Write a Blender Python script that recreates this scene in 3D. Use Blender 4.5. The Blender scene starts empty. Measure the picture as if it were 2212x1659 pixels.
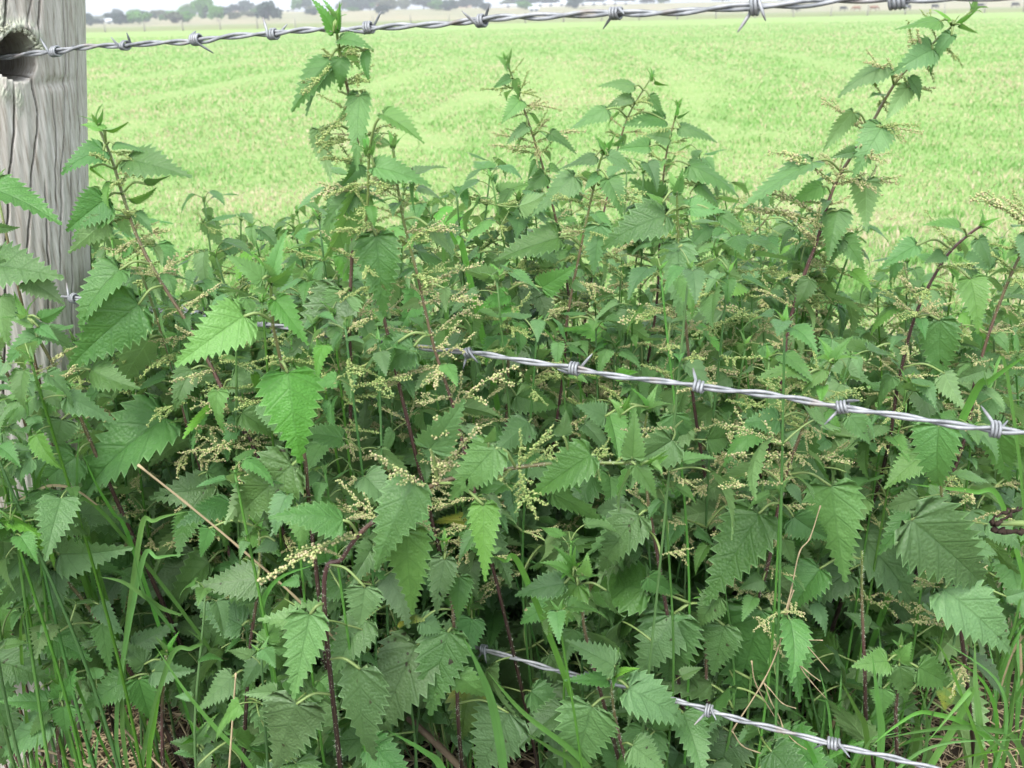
import bpy, bmesh, math, random
import numpy as np
from mathutils import Vector, Matrix
R = math.radians
rng = random.Random(11)
nrg = np.random.default_rng(5)
SC = bpy.context.scene
COL = SC.collection

# ------------------------------------------------------------------ camera
W, H = 2212.0, 1659.0                    # photo coordinates used below
LENS = 33.0
F = W * LENS / 36.0
CAM_H = 1.05
PITCH = math.atan((H / 2 - 30) / F)      # eye-level horizon lies 30 px under the top edge
ROLL = R(1.26)
C0 = Vector((0, 0, CAM_H))
FWD = Vector((0, math.cos(PITCH), -math.sin(PITCH)))
U0 = Vector((0, math.sin(PITCH), math.cos(PITCH)))
R0 = Vector((1, 0, 0))
RIGHT = R0 * math.cos(ROLL) - U0 * math.sin(ROLL)
UP = U0 * math.cos(ROLL) + R0 * math.sin(ROLL)
cam = bpy.data.cameras.new('camera')
cam.lens = LENS; cam.sensor_width = 36; cam.clip_start = 0.02; cam.clip_end = 6000
cam.dof.use_dof = True; cam.dof.focus_distance = 1.08; cam.dof.aperture_fstop = 11.0
camo = bpy.data.objects.new('camera', cam); COL.objects.link(camo)
camo.matrix_world = Matrix(((RIGHT.x, UP.x, -FWD.x, C0.x), (RIGHT.y, UP.y, -FWD.y, C0.y),
                            (RIGHT.z, UP.z, -FWD.z, C0.z), (0, 0, 0, 1)))
SC.camera = camo
# ------------------------------------------------------------------ sky, sun, exposure (bright overcast)
SUN_EL, SUN_AZ = R(58), R(205)           # azimuth measured clockwise from +Y (the view direction)
world = bpy.data.worlds.new('World'); SC.world = world; world.use_nodes = True
wt = world.node_tree; wt.nodes.clear()
sky = wt.nodes.new('ShaderNodeTexSky'); sky.sky_type = 'NISHITA'; sky.sun_disc = False
sky.sun_elevation = SUN_EL; sky.sun_rotation = SUN_AZ
sky.air_density = 1.0; sky.dust_density = 1.0; sky.ozone_density = 1.0; sky.altitude = 0
hs = wt.nodes.new('ShaderNodeHueSaturation'); hs.inputs['Saturation'].default_value = 0.35
bg = wt.nodes.new('ShaderNodeBackground'); bg.inputs['Strength'].default_value = 0.15
wo = wt.nodes.new('ShaderNodeOutputWorld')
wt.links.new(sky.outputs[0], hs.inputs['Color']); wt.links.new(hs.outputs[0], bg.inputs['Color'])
wt.links.new(bg.outputs[0], wo.inputs['Surface'])
sun = bpy.data.lights.new('sun', 'SUN'); sun.energy = 1.5; sun.angle = R(25); sun.color = (1, 0.965, 0.9)
suno = bpy.data.objects.new('sun', sun); COL.objects.link(suno)
sd = Vector((math.sin(SUN_AZ) * math.cos(SUN_EL), math.cos(SUN_AZ) * math.cos(SUN_EL), math.sin(SUN_EL)))
suno.rotation_euler = sd.to_track_quat('Z', 'Y').to_euler()
suno.location = sd * 50
vs = SC.view_settings
vs.view_transform = 'Standard'; vs.look = 'None'; vs.gamma = 1; vs.use_curve_mapping = False
vs.exposure = 1.7
SC.cycles.max_bounces = 8; SC.cycles.diffuse_bounces = 4; SC.cycles.glossy_bounces = 2
SC.cycles.transmission_bounces = 4; SC.cycles.volume_bounces = 0
SC.cycles.use_adaptive_sampling = True; SC.cycles.adaptive_threshold = 0.02
SC.cycles.use_denoising = True

# ------------------------------------------------------------------ pixel helpers
def ray(x, y):
    return FWD + RIGHT * ((x - W / 2) / F) - UP * ((y - H / 2) / F)
def at(x, y, Y):                         # point on the pixel's ray at forward distance Y
    d = ray(x, y); return C0 + d * (Y / d.y)
def ground(x, y, z=0.0):
    d = ray(x, y); return C0 + d * ((z - CAM_H) / d.z)
def proj(p):
    v = p - C0; zc = v.dot(FWD)
    return (W / 2 + F * v.dot(RIGHT) / zc, H / 2 - F * v.dot(UP) / zc)
OFF = {1: (0, 0), 2: (719, 0), 3: (1438, 0), 4: (0, 553), 5: (719, 553), 6: (1438, 553), 7: (0, 1078), 8: (719, 1078), 9: (1438, 1078)}
def rp(r, x, y):                         # detail-view pixel -> photo pixel
    return (OFF[r][0] + .35 * x, OFF[r][1] + .35 * y)
D = 0.90                                 # fence distance straight ahead
FA = R(63.6)
FL = Vector((math.sin(FA), -math.cos(FA), 0))     # along the fence, to the right and towards us
FN = Vector((FL.y, -FL.x, 0)).normalized()        # fence normal (towards the camera side)
if FN.y > 0: FN = -FN
FP = Vector((0, D, 0))
def fence(x, y):
    d = ray(x, y); k = (FP - C0).dot(FN) / d.dot(FN); return C0 + d * k
def in_front(p, m=0.0):                  # is p on the camera side of the fence plane
    return (p - FP).dot(FN) > m

# ------------------------------------------------------------------ object helpers
def link(o, parent=None):
    COL.objects.link(o)
    if parent is not None: o.parent = parent
    return o
def tag(o, label=None, cat=None, group=None, kind=None):
    if label: o['label'] = label
    if cat: o['category'] = cat
    if group: o['group'] = group
    if kind: o['kind'] = kind
    return o
def empty(name, loc=(0, 0, 0)):
    o = bpy.data.objects.new(name, None); o.location = loc; o.empty_display_size = .05
    return link(o)
def mesh(name, verts, faces, mats=(), smooth=True, uv=None, midx=None):
    me = bpy.data.meshes.new(name)
    me.from_pydata([tuple(v) for v in verts], [], faces)
    for m in mats: me.materials.append(m)
    if smooth: me.polygons.foreach_set('use_smooth', [True] * len(me.polygons))
    if midx is not None: me.polygons.foreach_set('material_index', midx)
    if uv is not None:
        l = me.uv_layers.new(name='UVMap')
        vi = np.empty(len(me.loops), np.int32); me.loops.foreach_get('vertex_index', vi)
        l.data.foreach_set('uv', np.asarray(uv, np.float32)[vi].ravel())
    me.update(); return me
def np_mesh(name, verts, tris, mats, uv=None, smooth=False):
    me = bpy.data.meshes.new(name)
    n, m = len(verts), len(tris)
    me.vertices.add(n); me.vertices.foreach_set('co', np.asarray(verts, np.float32).ravel())
    me.loops.add(m * 3); me.loops.foreach_set('vertex_index', np.asarray(tris, np.int32).ravel())
    me.polygons.add(m); me.polygons.foreach_set('loop_start', np.arange(0, m * 3, 3, dtype=np.int32))
    me.polygons.foreach_set('loop_total', np.full(m, 3, np.int32))
    if smooth: me.polygons.foreach_set('use_smooth', np.ones(m, bool))
    for q in mats: me.materials.append(q)
    if uv is not None:
        l = me.uv_layers.new(name='UVMap')
        l.data.foreach_set('uv', np.asarray(uv, np.float32)[np.asarray(tris).ravel()].ravel())
    me.update(); me.validate(); return me
def obj(name, me, parent=None):
    return link(bpy.data.objects.new(name, me), parent)
def catmull(P, n):
    P = [Vector(p) for p in P]
    Q = [P[0] * 2 - P[1]] + P + [P[-1] * 2 - P[-2]]
    out = []
    for i in range(len(P) - 1):
        a, b, c, d = Q[i:i + 4]
        for k in range(n):
            t = k / n
            out.append(.5 * ((2 * b) + (c - a) * t + (2 * a - 5 * b + 4 * c - d) * t * t + (3 * b - a - 3 * c + d) * t ** 3))
    out.append(P[-1]); return out
def tube(path, rad, sides=6, vs_=None, cap=True, square=0.0):
    """verts, faces, uv of a tube along path; rad: number or list"""
    n = len(path); V, Fc, UV = [], [], []
    t0 = (path[1] - path[0]).normalized()
    ref = Vector((1, 0, 0)) if abs(t0.x) < .8 else Vector((0, 1, 0))
    nrm = t0.cross(ref).normalized()
    for i in range(n):
        t = (path[min(i + 1, n - 1)] - path[max(i - 1, 0)])
        t = t.normalized() if t.length > 1e-9 else t0
        nrm = (nrm - t * nrm.dot(t)).normalized(); b = t.cross(nrm)
        r = rad[i] if isinstance(rad, (list, tuple)) else rad
        for k in range(sides):
            a = 2 * math.pi * k / sides
            q = r * (1 + square * (1 if k % 2 else -1))
            V.append(path[i] + nrm * (math.cos(a) * q) + b * (math.sin(a) * q))
            UV.append((k / sides, (vs_[i] if vs_ else i / (n - 1))))
    for i in range(n - 1):
        for k in range(sides):
            k2 = (k + 1) % sides
            Fc.append((i * sides + k, i * sides + k2, (i + 1) * sides + k2, (i + 1) * sides + k))
    if cap:
        Fc.append(tuple(range(sides - 1, -1, -1))); Fc.append(tuple(range((n - 1) * sides, n * sides)))
    return V, Fc, UV
class Acc:
    def __init__(s): s.v, s.f, s.uv, s.m = [], [], [], []
    def add(s, V, Fc, UV=None, mi=0):
        o = len(s.v); s.v += list(V); s.f += [tuple(i + o for i in f) for f in Fc]
        s.uv += list(UV) if UV else [(0, 0)] * len(V); s.m += [mi] * len(Fc)
    def build(s, name, mats, smooth=True): return mesh(name, s.v, s.f, mats, smooth, s.uv, s.m)

# ------------------------------------------------------------------ materials
def mat(name):
    m = bpy.data.materials.new(name); m.use_nodes = True; m.node_tree.nodes.clear()
    nt = m.node_tree
    out = nt.nodes.new('ShaderNodeOutputMaterial')
    def N(t, **kw):
        n = nt.nodes.new('ShaderNode' + t)
        for k, v in kw.items():
            if k.startswith('i_'): n.inputs[k[2:].replace('_', ' ')].default_value = v
            elif k.startswith('n_'): n.inputs[int(k[2:])].default_value = v
            else: setattr(n, k, v)
        return n
    def L(a, b): nt.links.new(a, b)
    return m, nt, out, N, L
def ramp(N, stops, interp='LINEAR'):
    r = N('ValToRGB'); r.color_ramp.interpolation = interp
    e = r.color_ramp.elements
    while len(e) < len(stops): e.new(.5)
    for k, (p, c) in enumerate(stops):
        e[k].position = p; e[k].color = (*c, 1) if len(c) == 3 else c
    return r
def mixc(N, L, fac, a, b, mode='MIX'):
    n = N('Mix', data_type='RGBA', blend_type=mode)
    for s, v in ((0, fac), (6, a), (7, b)):
        if hasattr(v, 'is_linked'): L(v, n.inputs[s])
        else: n.inputs[s].default_value = v if s == 0 else ((*v, 1) if len(v) == 3 else v)
    return n.outputs[2]
def simple(name, c, rough=.7, spec=.3, var=.25, scale=20.0, metallic=0.0, bump=0.0, stretch=None):
    m, nt, out, N, L = mat(name)
    p = N('BsdfPrincipled'); p.inputs['Roughness'].default_value = rough
    p.inputs['Specular IOR Level'].default_value = spec; p.inputs['Metallic'].default_value = metallic
    tc = N('TexCoord'); no = N('TexNoise'); no.inputs['Scale'].default_value = scale; no.inputs['Detail'].default_value = 4
    if stretch:
        mp = N('Mapping'); mp.inputs['Scale'].default_value = stretch; L(tc.outputs['Object'], mp.inputs[0]); L(mp.outputs[0], no.inputs['Vector'])
    else: L(tc.outputs['Object'], no.inputs['Vector'])
    oi = N('ObjectInfo')
    col = mixc(N, L, no.outputs['Fac'], [x * (1 - var) for x in c], [min(1, x * (1 + var)) for x in c])
    hv = N('HueSaturation'); L(col, hv.inputs['Color'])
    mr = N('MapRange'); mr.inputs[3].default_value = 1 - var * .6; mr.inputs[4].default_value = 1 + var * .6
    L(oi.outputs['Random'], mr.inputs[0]); L(mr.outputs[0], hv.inputs['Value'])
    L(hv.outputs[0], p.inputs['Base Color'])
    if bump:
        b = N('Bump'); b.inputs['Strength'].default_value = bump; b.inputs['Distance'].default_value = .002
        L(no.outputs['Fac'], b.inputs['Height']); L(b.outputs[0], p.inputs['Normal'])
    L(p.outputs[0], out.inputs[0]); return m

def leaf_mat(name, ca, cb, under, trans=.36, spots=0.0, yellow=None):
    m, nt, out, N, L = mat(name)
    uv = N('UVMap'); sx = N('SeparateXYZ'); L(uv.outputs[0], sx.inputs[0])
    oi = N('ObjectInfo'); tc = N('TexCoord')
    # veins: side veins run to the tooth tips, midrib in the middle
    hv_ = N('Math', operation='MULTIPLY_ADD', n_1=.5, n_2=.25); L(sx.outputs['Y'], hv_.inputs[0]); fr = N('Math', operation='FRACT'); L(hv_.outputs[0], fr.inputs[0])
    d = N('Math', operation='SUBTRACT', n_1=.5); L(fr.outputs[0], d.inputs[0])
    ab = N('Math', operation='ABSOLUTE'); L(d.outputs[0], ab.inputs[0])
    v1 = N('MapRange', interpolation_type='SMOOTHSTEP', n_1=0.0, n_2=.09, n_3=1.0, n_4=0.0); L(ab.outputs[0], v1.inputs[0])
    du = N('Math', operation='SUBTRACT', n_1=.5); L(sx.outputs['X'], du.inputs[0])
    au = N('Math', operation='ABSOLUTE'); L(du.outputs[0], au.inputs[0])
    v2 = N('MapRange', interpolation_type='SMOOTHSTEP', n_1=.008, n_2=.04, n_3=1.0, n_4=0.0); L(au.outputs[0], v2.inputs[0])
    vein = N('Math', operation='MAXIMUM'); L(v1.outputs[0], vein.inputs[0]); L(v2.outputs[0], vein.inputs[1])
    no = N('TexNoise', i_Scale=14.0, i_Detail=3.0); L(tc.outputs['Object'], no.inputs['Vector'])
    addr = N('Math', operation='MULTIPLY_ADD', n_1=.7, n_2=-.1); L(no.outputs['Fac'], addr.inputs[0])
    a2 = N('Math', operation='MULTIPLY_ADD', n_1=.5, use_clamp=True); L(oi.outputs['Random'], a2.inputs[0]); L(addr.outputs[0], a2.inputs[2])
    base = mixc(N, L, a2.outputs[0], ca, cb)
    wn = N('TexWhiteNoise', noise_dimensions='1D'); L(oi.outputs['Random'], wn.inputs['W']); ws = N('SeparateColor'); L(wn.outputs['Color'], ws.inputs[0])
    hz = N('HueSaturation'); L(base, hz.inputs['Color'])
    for ch, sock, lo, hi in ((0, 'Hue', .484, .508), (1, 'Value', .70, 1.30), (2, 'Saturation', .85, 1.08)):
        q = N('MapRange', n_3=lo, n_4=hi); L(ws.outputs[ch], q.inputs[0]); L(q.outputs[0], hz.inputs[sock])
    base = hz.outputs[0]
    if yellow:
        n2 = N('TexNoise', i_Scale=2.2, i_Detail=3.0); L(tc.outputs['Object'], n2.inputs['Vector'])
        yr = N('MapRange', n_1=.42, n_2=.62); L(n2.outputs['Fac'], yr.inputs[0])
        base = mixc(N, L, yr.outputs[0], base, yellow)
    vf = N('Math', operation='MULTIPLY', n_1=.22); L(vein.outputs[0], vf.inputs[0])
    top = mixc(N, L, vf.outputs[0], base, [x * .45 for x in ca])
    em = N('MapRange', interpolation_type='SMOOTHSTEP', n_1=.462, n_2=.498, n_3=0.0, n_4=.55); L(au.outputs[0], em.inputs[0])   # pale leaf margin
    top = mixc(N, L, em.outputs[0], top, [min(1, x * 1.5 + .06) for x in cb])
    if spots:
        n3 = N('TexNoise', i_Scale=9.0, i_Detail=2.0); L(tc.outputs['Object'], n3.inputs['Vector'])
        sr = N('MapRange', n_1=.70 - spots * .1, n_2=.735 - spots * .1); L(n3.outputs['Fac'], sr.inputs[0])
        top = mixc(N, L, sr.outputs[0], top, (.035, .028, .016))
    geo = N('NewGeometry')
    uf = N('Math', operation='MULTIPLY', n_1=.45); L(vein.outputs[0], uf.inputs[0])
    und = mixc(N, L, uf.outputs[0], under, [min(1, x * 1.5) for x in under])
    col = mixc(N, L, geo.outputs['Backfacing'], top, und)
    p = N('BsdfPrincipled'); L(col, p.inputs['Base Color'])
    p.inputs['Roughness'].default_value = .48; p.inputs['Specular IOR Level'].default_value = .45
    vo = N('TexVoronoi', i_Scale=34.0); L(tc.outputs['Object'], vo.inputs['Vector'])
    hh = N('Math', operation='MULTIPLY_ADD', n_1=-.8); L(vein.outputs[0], hh.inputs[0]); 
    vs2 = N('Math', operation='MULTIPLY', n_1=-.6); L(vo.outputs['Distance'], vs2.inputs[0]); L(vs2.outputs[0], hh.inputs[2])
    b = N('Bump', i_Strength=.22, i_Distance=.010); L(hh.outputs[0], b.inputs['Height']); L(b.outputs[0], p.inputs['Normal'])
    tr = N('BsdfTranslucent'); tcol = mixc(N, L, .5, col, (.22, .42, .05)); L(tcol, tr.inputs['Color'])
    ms = N('MixShader'); ms.inputs[0].default_value = trans
    L(p.outputs[0], ms.inputs[1]); L(tr.outputs[0], ms.inputs[2]); L(ms.outputs[0], out.inputs[0])
    return m
M = {}
M['leaf'] = leaf_mat('nettle_leaf', (.055, .158, .043), (.118, .252, .070), (.20, .33, .13))
M['young'] = leaf_mat('young_nettle_leaf', (.078, .225, .036), (.118, .295, .052), (.20, .36, .12), .36)
M['old'] = leaf_mat('dull_nettle_leaf', (.066, .150, .048), (.102, .205, .066), (.18, .29, .11), .30, spots=.12)
M['yellow'] = leaf_mat('yellowing_nettle_leaf', (.10, .20, .045), (.15, .25, .05), (.22, .30, .10), .3, spots=.6, yellow=(.34, .36, .06))
M['petiole'] = simple('nettle_petiole', (.17, .24, .075), .5, .4, .2, 40)
M['dock'] = leaf_mat('round_leaf', (.05, .17, .03), (.07, .20, .04), (.12, .22, .08), .3)
def stem_mat():
    m, nt, out, N, L = mat('nettle_stem')
    uv = N('UVMap'); sx = N('SeparateXYZ'); L(uv.outputs[0], sx.inputs[0]); tc = N('TexCoord'); oi = N('ObjectInfo')
    no = N('TexNoise', i_Scale=30.0, i_Detail=3.0); mp = N('Mapping'); mp.inputs['Scale'].default_value = (3, 3, .4)
    L(tc.outputs['Object'], mp.inputs[0]); L(mp.outputs[0], no.inputs['Vector'])
    r = ramp(N, [(0, (.014, .009, .008)), (.45, (.030, .014, .014)), (.72, (.11, .055, .052)), (.9, (.15, .13, .06)), (1, (.15, .22, .06))])
    ad = N('Math', operation='MULTIPLY_ADD', n_1=.30, n_2=-.15); L(no.outputs['Fac'], ad.inputs[0])
    a3 = N('Math', operation='ADD', use_clamp=True); L(ad.outputs[0], a3.inputs[0]); L(sx.outputs['Y'], a3.inputs[1])
    L(a3.outputs[0], r.inputs[0])
    # pale ridges between the grooves
    w = N('Math', operation='MULTIPLY', n_1=25.13); L(sx.outputs['X'], w.inputs[0])
    s = N('Math', operation='SINE'); L(w.outputs[0], s.inputs[0])
    mr = N('MapRange', n_1=.5, n_2=1.0, n_3=0.0, n_4=.16); L(s.outputs[0], mr.inputs[0])
    c = mixc(N, L, mr.outputs[0], r.outputs[0], (.16, .17, .075))
    p = N('BsdfPrincipled', i_Roughness=.42); p.inputs['Specular IOR Level'].default_value = .4
    L(c, p.inputs['Base Color']); L(p.outputs[0], out.inputs[0]); return m
M['stem'] = stem_mat()
def flower_mat(name, a, b, c):
    m, nt, out, N, L = mat(name)
    tc = N('TexCoord'); no = N('TexNoise', i_Scale=26.0, i_Detail=1.0); L(tc.outputs['Object'], no.inputs['Vector'])
    r = ramp(N, [(.35, a), (.5, b), (.66, c)]); L(no.outputs['Fac'], r.inputs[0])
    p = N('BsdfPrincipled', i_Roughness=.6); L(r.outputs[0], p.inputs['Base Color']); L(p.outputs[0], out.inputs[0]); return m
M['fl_beige'] = flower_mat('beige_flower', (.25, .32, .10), (.38, .385, .165), (.44, .35, .22))
M['fl_green'] = flower_mat('green_flower', (.14, .24, .06), (.25, .33, .09), (.36, .38, .15))
M['hair'] = simple('sting_hair', (.55, .62, .45), .4, .5, .1)
M['blade'] = leaf_mat('grass_blade', (.07, .21, .035), (.11, .29, .05), (.09, .24, .05), .3)
M['straw'] = simple('dry_straw', (.36, .285, .17), .7, .25, .35, 30)
M['twig'] = simple('dead_twig', (.20, .15, .10), .85, .15, .4, 60, bump=.6)
M['dead_leaf'] = simple('shrivelled_leaf', (.035, .024, .018), .85, .15, .5, 40, bump=.8)

def wire_mat():
    m, nt, out, N, L = mat('galvanised_wire')
    tc = N('TexCoord'); no = N('TexNoise', i_Scale=90.0, i_Detail=5.0); L(tc.outputs['Object'], no.inputs['Vector'])
    n2 = N('TexNoise', i_Scale=18.0, i_Detail=3.0); L(tc.outputs['Object'], n2.inputs['Vector'])
    r = ramp(N, [(.3, (.15, .16, .167)), (.5, (.25, .26, .272)), (.75, (.35, .36, .37))]); L(no.outputs['Fac'], r.inputs[0])
    rr = N('MapRange', n_1=.60, n_2=.76); L(n2.outputs['Fac'], rr.inputs[0])
    c = mixc(N, L, rr.outputs[0], r.outputs[0], (.20, .15, .11))
    p = N('BsdfPrincipled'); L(c, p.inputs['Base Color']); p.inputs['Metallic'].default_value = .3; p.inputs['Specular IOR Level'].default_value = .35
    rg = N('MapRange', n_3=.42, n_4=.62); L(no.outputs['Fac'], rg.inputs[0]); L(rg.outputs[0], p.inputs['Roughness'])
    b = N('Bump', i_Strength=.25, i_Distance=.0005); L(no.outputs['Fac'], b.inputs['Height']); L(b.outputs[0], p.inputs['Normal'])
    L(p.outputs[0], out.inputs[0]); return m
M['wire'] = wire_mat()
def post_mat():
    m, nt, out, N, L = mat('weathered_timber')
    tc = N('TexCoord')
    mp = N('Mapping'); mp.inputs['Scale'].default_value = (1, 1, .045); L(tc.outputs['Object'], mp.inputs[0])
    g = N('TexNoise', i_Scale=230.0, i_Detail=8.0, i_Roughness=.7); L(mp.outputs[0], g.inputs['Vector'])
    mp2 = N('Mapping'); mp2.inputs['Scale'].default_value = (1, 1, .16); L(tc.outputs['Object'], mp2.inputs[0])
    g2 = N('TexNoise', i_Scale=22.0, i_Detail=4.0); L(mp2.outputs[0], g2.inputs['Vector'])
    r = ramp(N, [(.32, (.21, .185, .15)), (.43, (.38, .352, .31)), (.54, (.47, .447, .405)), (.66, (.58, .56, .52))]); L(g.outputs['Fac'], r.inputs[0])
    rr = N('MapRange', n_1=.42, n_2=.68, n_3=0.0, n_4=.45); L(g2.outputs['Fac'], rr.inputs[0])
    c = mixc(N, L, rr.outputs[0], r.outputs[0], (.26, .225, .18))
    uv = N('UVMap'); sx = N('SeparateXYZ'); L(uv.outputs[0], sx.inputs[0])     # u: crack depth, v: lichen cover
    cf = N('Math', operation='MULTIPLY', n_1=.8); L(sx.outputs['X'], cf.inputs[0]); c = mixc(N, L, cf.outputs[0], c, (.07, .058, .046))
    n4 = N('TexNoise', i_Scale=120.0, i_Detail=4.0); L(tc.outputs['Object'], n4.inputs['Vector'])
    lm = N('Math', operation='MULTIPLY'); nr = N('MapRange', n_1=.36, n_2=.52); L(n4.outputs['Fac'], nr.inputs[0])
    L(sx.outputs['Y'], lm.inputs[0]); L(nr.outputs[0], lm.inputs[1])
    c = mixc(N, L, lm.outputs[0], c, (.40, .42, .33))
    p = N('BsdfPrincipled', i_Roughness=.85); p.inputs['Specular IOR Level'].default_value = .2
    L(c, p.inputs['Base Color'])
    b = N('Bump', i_Strength=.8, i_Distance=.0012); L(g.outputs['Fac'], b.inputs['Height']); L(b.outputs[0], p.inputs['Normal'])
    L(p.outputs[0], out.inputs[0]); return m
M['post'] = post_mat()
M['lichen'] = simple('crusty_lichen', (.40, .41, .31), .95, .1, .45, 180, bump=1.0)

# ------------------------------------------------------------------ the ground and the far land
FIELD_END = 118.0
def ground_mat():
    m, nt, out, N, L = mat('pasture_ground')
    geo = N('NewGeometry'); P = geo.outputs['Position']
    sx = N('SeparateXYZ'); L(P, sx.inputs[0])
    n1 = N('TexNoise', i_Scale=.10, i_Detail=5.0); L(P, n1.inputs['Vector'])
    n2 = N('TexNoise', i_Scale=1.6, i_Detail=5.0, i_Roughness=.7); L(P, n2.inputs['Vector'])
    n3 = N('TexNoise', i_Scale=14.0, i_Detail=5.0, i_Roughness=.7); L(P, n3.inputs['Vector'])
    g = ramp(N, [(.3, (.18, .28, .08)), (.5, (.235, .335, .115)), (.7, (.30, .365, .16))]); L(n3.outputs['Fac'], g.inputs[0])
    t = N('MapRange', n_1=.56, n_2=.74, n_3=0.0, n_4=.55); L(n2.outputs['Fac'], t.inputs[0])
    c = mixc(N, L, t.outputs[0], g.outputs[0], (.40, .36, .19))
    t2 = N('MapRange', n_1=.50, n_2=.68, n_3=0.0, n_4=.35); L(n1.outputs['Fac'], t2.inputs[0])
    c = mixc(N, L, t2.outputs[0], c, (.27, .37, .12))
    # rough land beyond the field: tan strip, then olive grazing
    rg = ramp(N, [(.35, (.15, .20, .07)), (.55, (.22, .23, .11)), (.7, (.17, .235, .075))])
    mp = N('Mapping'); mp.inputs['Scale'].default_value = (.01, .035, .03); L(P, mp.inputs[0])
    n5 = N('TexNoise', i_Scale=3.0, i_Detail=6.0); L(mp.outputs[0], n5.inputs['Vector']); L(n5.outputs['Fac'], rg.inputs[0])
    wob = N('MapRange', n_3=-6.0, n_4=6.0); L(n1.outputs['Fac'], wob.inputs[0])
    yy = N('Math', operation='ADD'); L(sx.outputs['Y'], yy.inputs[0]); L(wob.outputs[0], yy.inputs[1])
    far = N('MapRange', n_1=FIELD_END - 4, n_2=FIELD_END + 4); L(yy.outputs[0], far.inputs[0])
    c = mixc(N, L, far.outputs[0], c, rg.outputs[0])
    # litter and bare earth along the fence
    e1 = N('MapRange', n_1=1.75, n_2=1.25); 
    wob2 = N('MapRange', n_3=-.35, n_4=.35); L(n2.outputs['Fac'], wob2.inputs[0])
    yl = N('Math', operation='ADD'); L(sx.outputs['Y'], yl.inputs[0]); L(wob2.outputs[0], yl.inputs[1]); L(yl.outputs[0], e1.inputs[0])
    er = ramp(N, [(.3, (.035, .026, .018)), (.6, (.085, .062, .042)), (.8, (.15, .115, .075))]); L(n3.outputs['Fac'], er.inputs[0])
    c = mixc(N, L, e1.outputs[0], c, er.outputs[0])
    p = N('BsdfPrincipled', i_Roughness=.9); p.inputs['Specular IOR Level'].default_value = .15
    L(c, p.inputs['Base Color'])
    b = N('Bump', i_Strength=.7, i_Distance=.05); L(n3.outputs['Fac'], b.inputs['Height']); L(b.outputs[0], p.inputs['Normal'])
    L(p.outputs[0], out.inputs[0]); return m
M['ground'] = ground_mat()
def gz(x, y):                            # small unevenness of the ground near the fence
    return (.018 * math.sin(2.3 * x + 1.1 * y) + .012 * math.sin(4.1 * x - 3.2 * y + 1)) * (1 if y < 30 else 0)
def build_ground():
    xs = [-3000, -800, -200, -60, -25, -12] + [-8 + .5 * i for i in range(33)] + [12, 25, 60, 200, 800, 3000]
    ys = [-800, -100, -20, -5] + [-2 + .25 * i for i in range(40)] + [8.5, 10, 13, 17, 22, 30, 45, 70, 100, 140, 200, 300, 500, 900, 2000, 4000]
    V = [(x, y, gz(x, y) if -9 <= x <= 9 else 0) for y in ys for x in xs]
    n = len(xs)
    Fc = [(j * n + i, j * n + i + 1, (j + 1) * n + i + 1, (j + 1) * n + i) for j in range(len(ys) - 1) for i in range(n - 1)]
    tag(obj('pasture', mesh('pasture', V, Fc, [M['ground']])), kind='structure')
build_ground()

def horizon(x): return 30 - math.tan(ROLL) * (x - W / 2)
HILL_Y = 430.0
# top of the hillside in photo px over the horizon
RIDGE = [(-900, 0), (100, 0), (190, 2), (300, 9), (400, 15), (600, 17), (900, 16), (1200, 12), (1700, 12), (2300, 13), (3400, 12)]
def ridge_px(x):
    for (a, b), (c, d) in zip(RIDGE, RIDGE[1:]):
        if a <= x <= c: return b + (d - b) * (x - a) / (c - a)
    return 0 if x < 0 else 12
def hill_h(X, Y):
    x = proj(Vector((X, Y, CAM_H)))[0]
    top = CAM_H + ridge_px(x) * HILL_Y / math.hypot(F, H / 2 - 30)
    k = min(1, max(0, (Y - 250) / (HILL_Y - 250)))
    return (top + .6 * math.sin(X * .02) * (ridge_px(x) > 5)) * (k * k * (3 - 2 * k)) - .02
def build_hill():
    xs = [-700 + 20 * i for i in range(81)]; ys = [250, 275, 300, 325, 350, 375, 400, 430, 480, 560, 700, 900]
    V = [(x, y, hill_h(x, y)) for y in ys for x in xs]
    n = len(xs)
    Fc = [(j * n + i, j * n + i + 1, (j + 1) * n + i + 1, (j + 1) * n + i) for j in range(len(ys) - 1) for i in range(n - 1)]
    m, nt, out, N, L = mat('hillside')
    geo = N('NewGeometry'); mp = N('Mapping'); mp.inputs['Scale'].default_value = (.02, .05, .3); L(geo.outputs['Position'], mp.inputs[0])
    n1 = N('TexNoise', i_Scale=1.6, i_Detail=7.0, i_Roughness=.65); L(mp.outputs[0], n1.inputs['Vector'])
    r = ramp(N, [(.3, (.10, .14, .06)), (.45, (.22, .22, .11)), (.58, (.30, .25, .15)), (.72, (.16, .20, .08))]); L(n1.outputs['Fac'], r.inputs[0])
    p = N('BsdfPrincipled', i_Roughness=.95); L(r.outputs[0], p.inputs['Base Color']); L(p.outputs[0], out.inputs[0])
    tag(obj('hill', mesh('hill', V, Fc, [m])), kind='structure')
build_hill()

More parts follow.
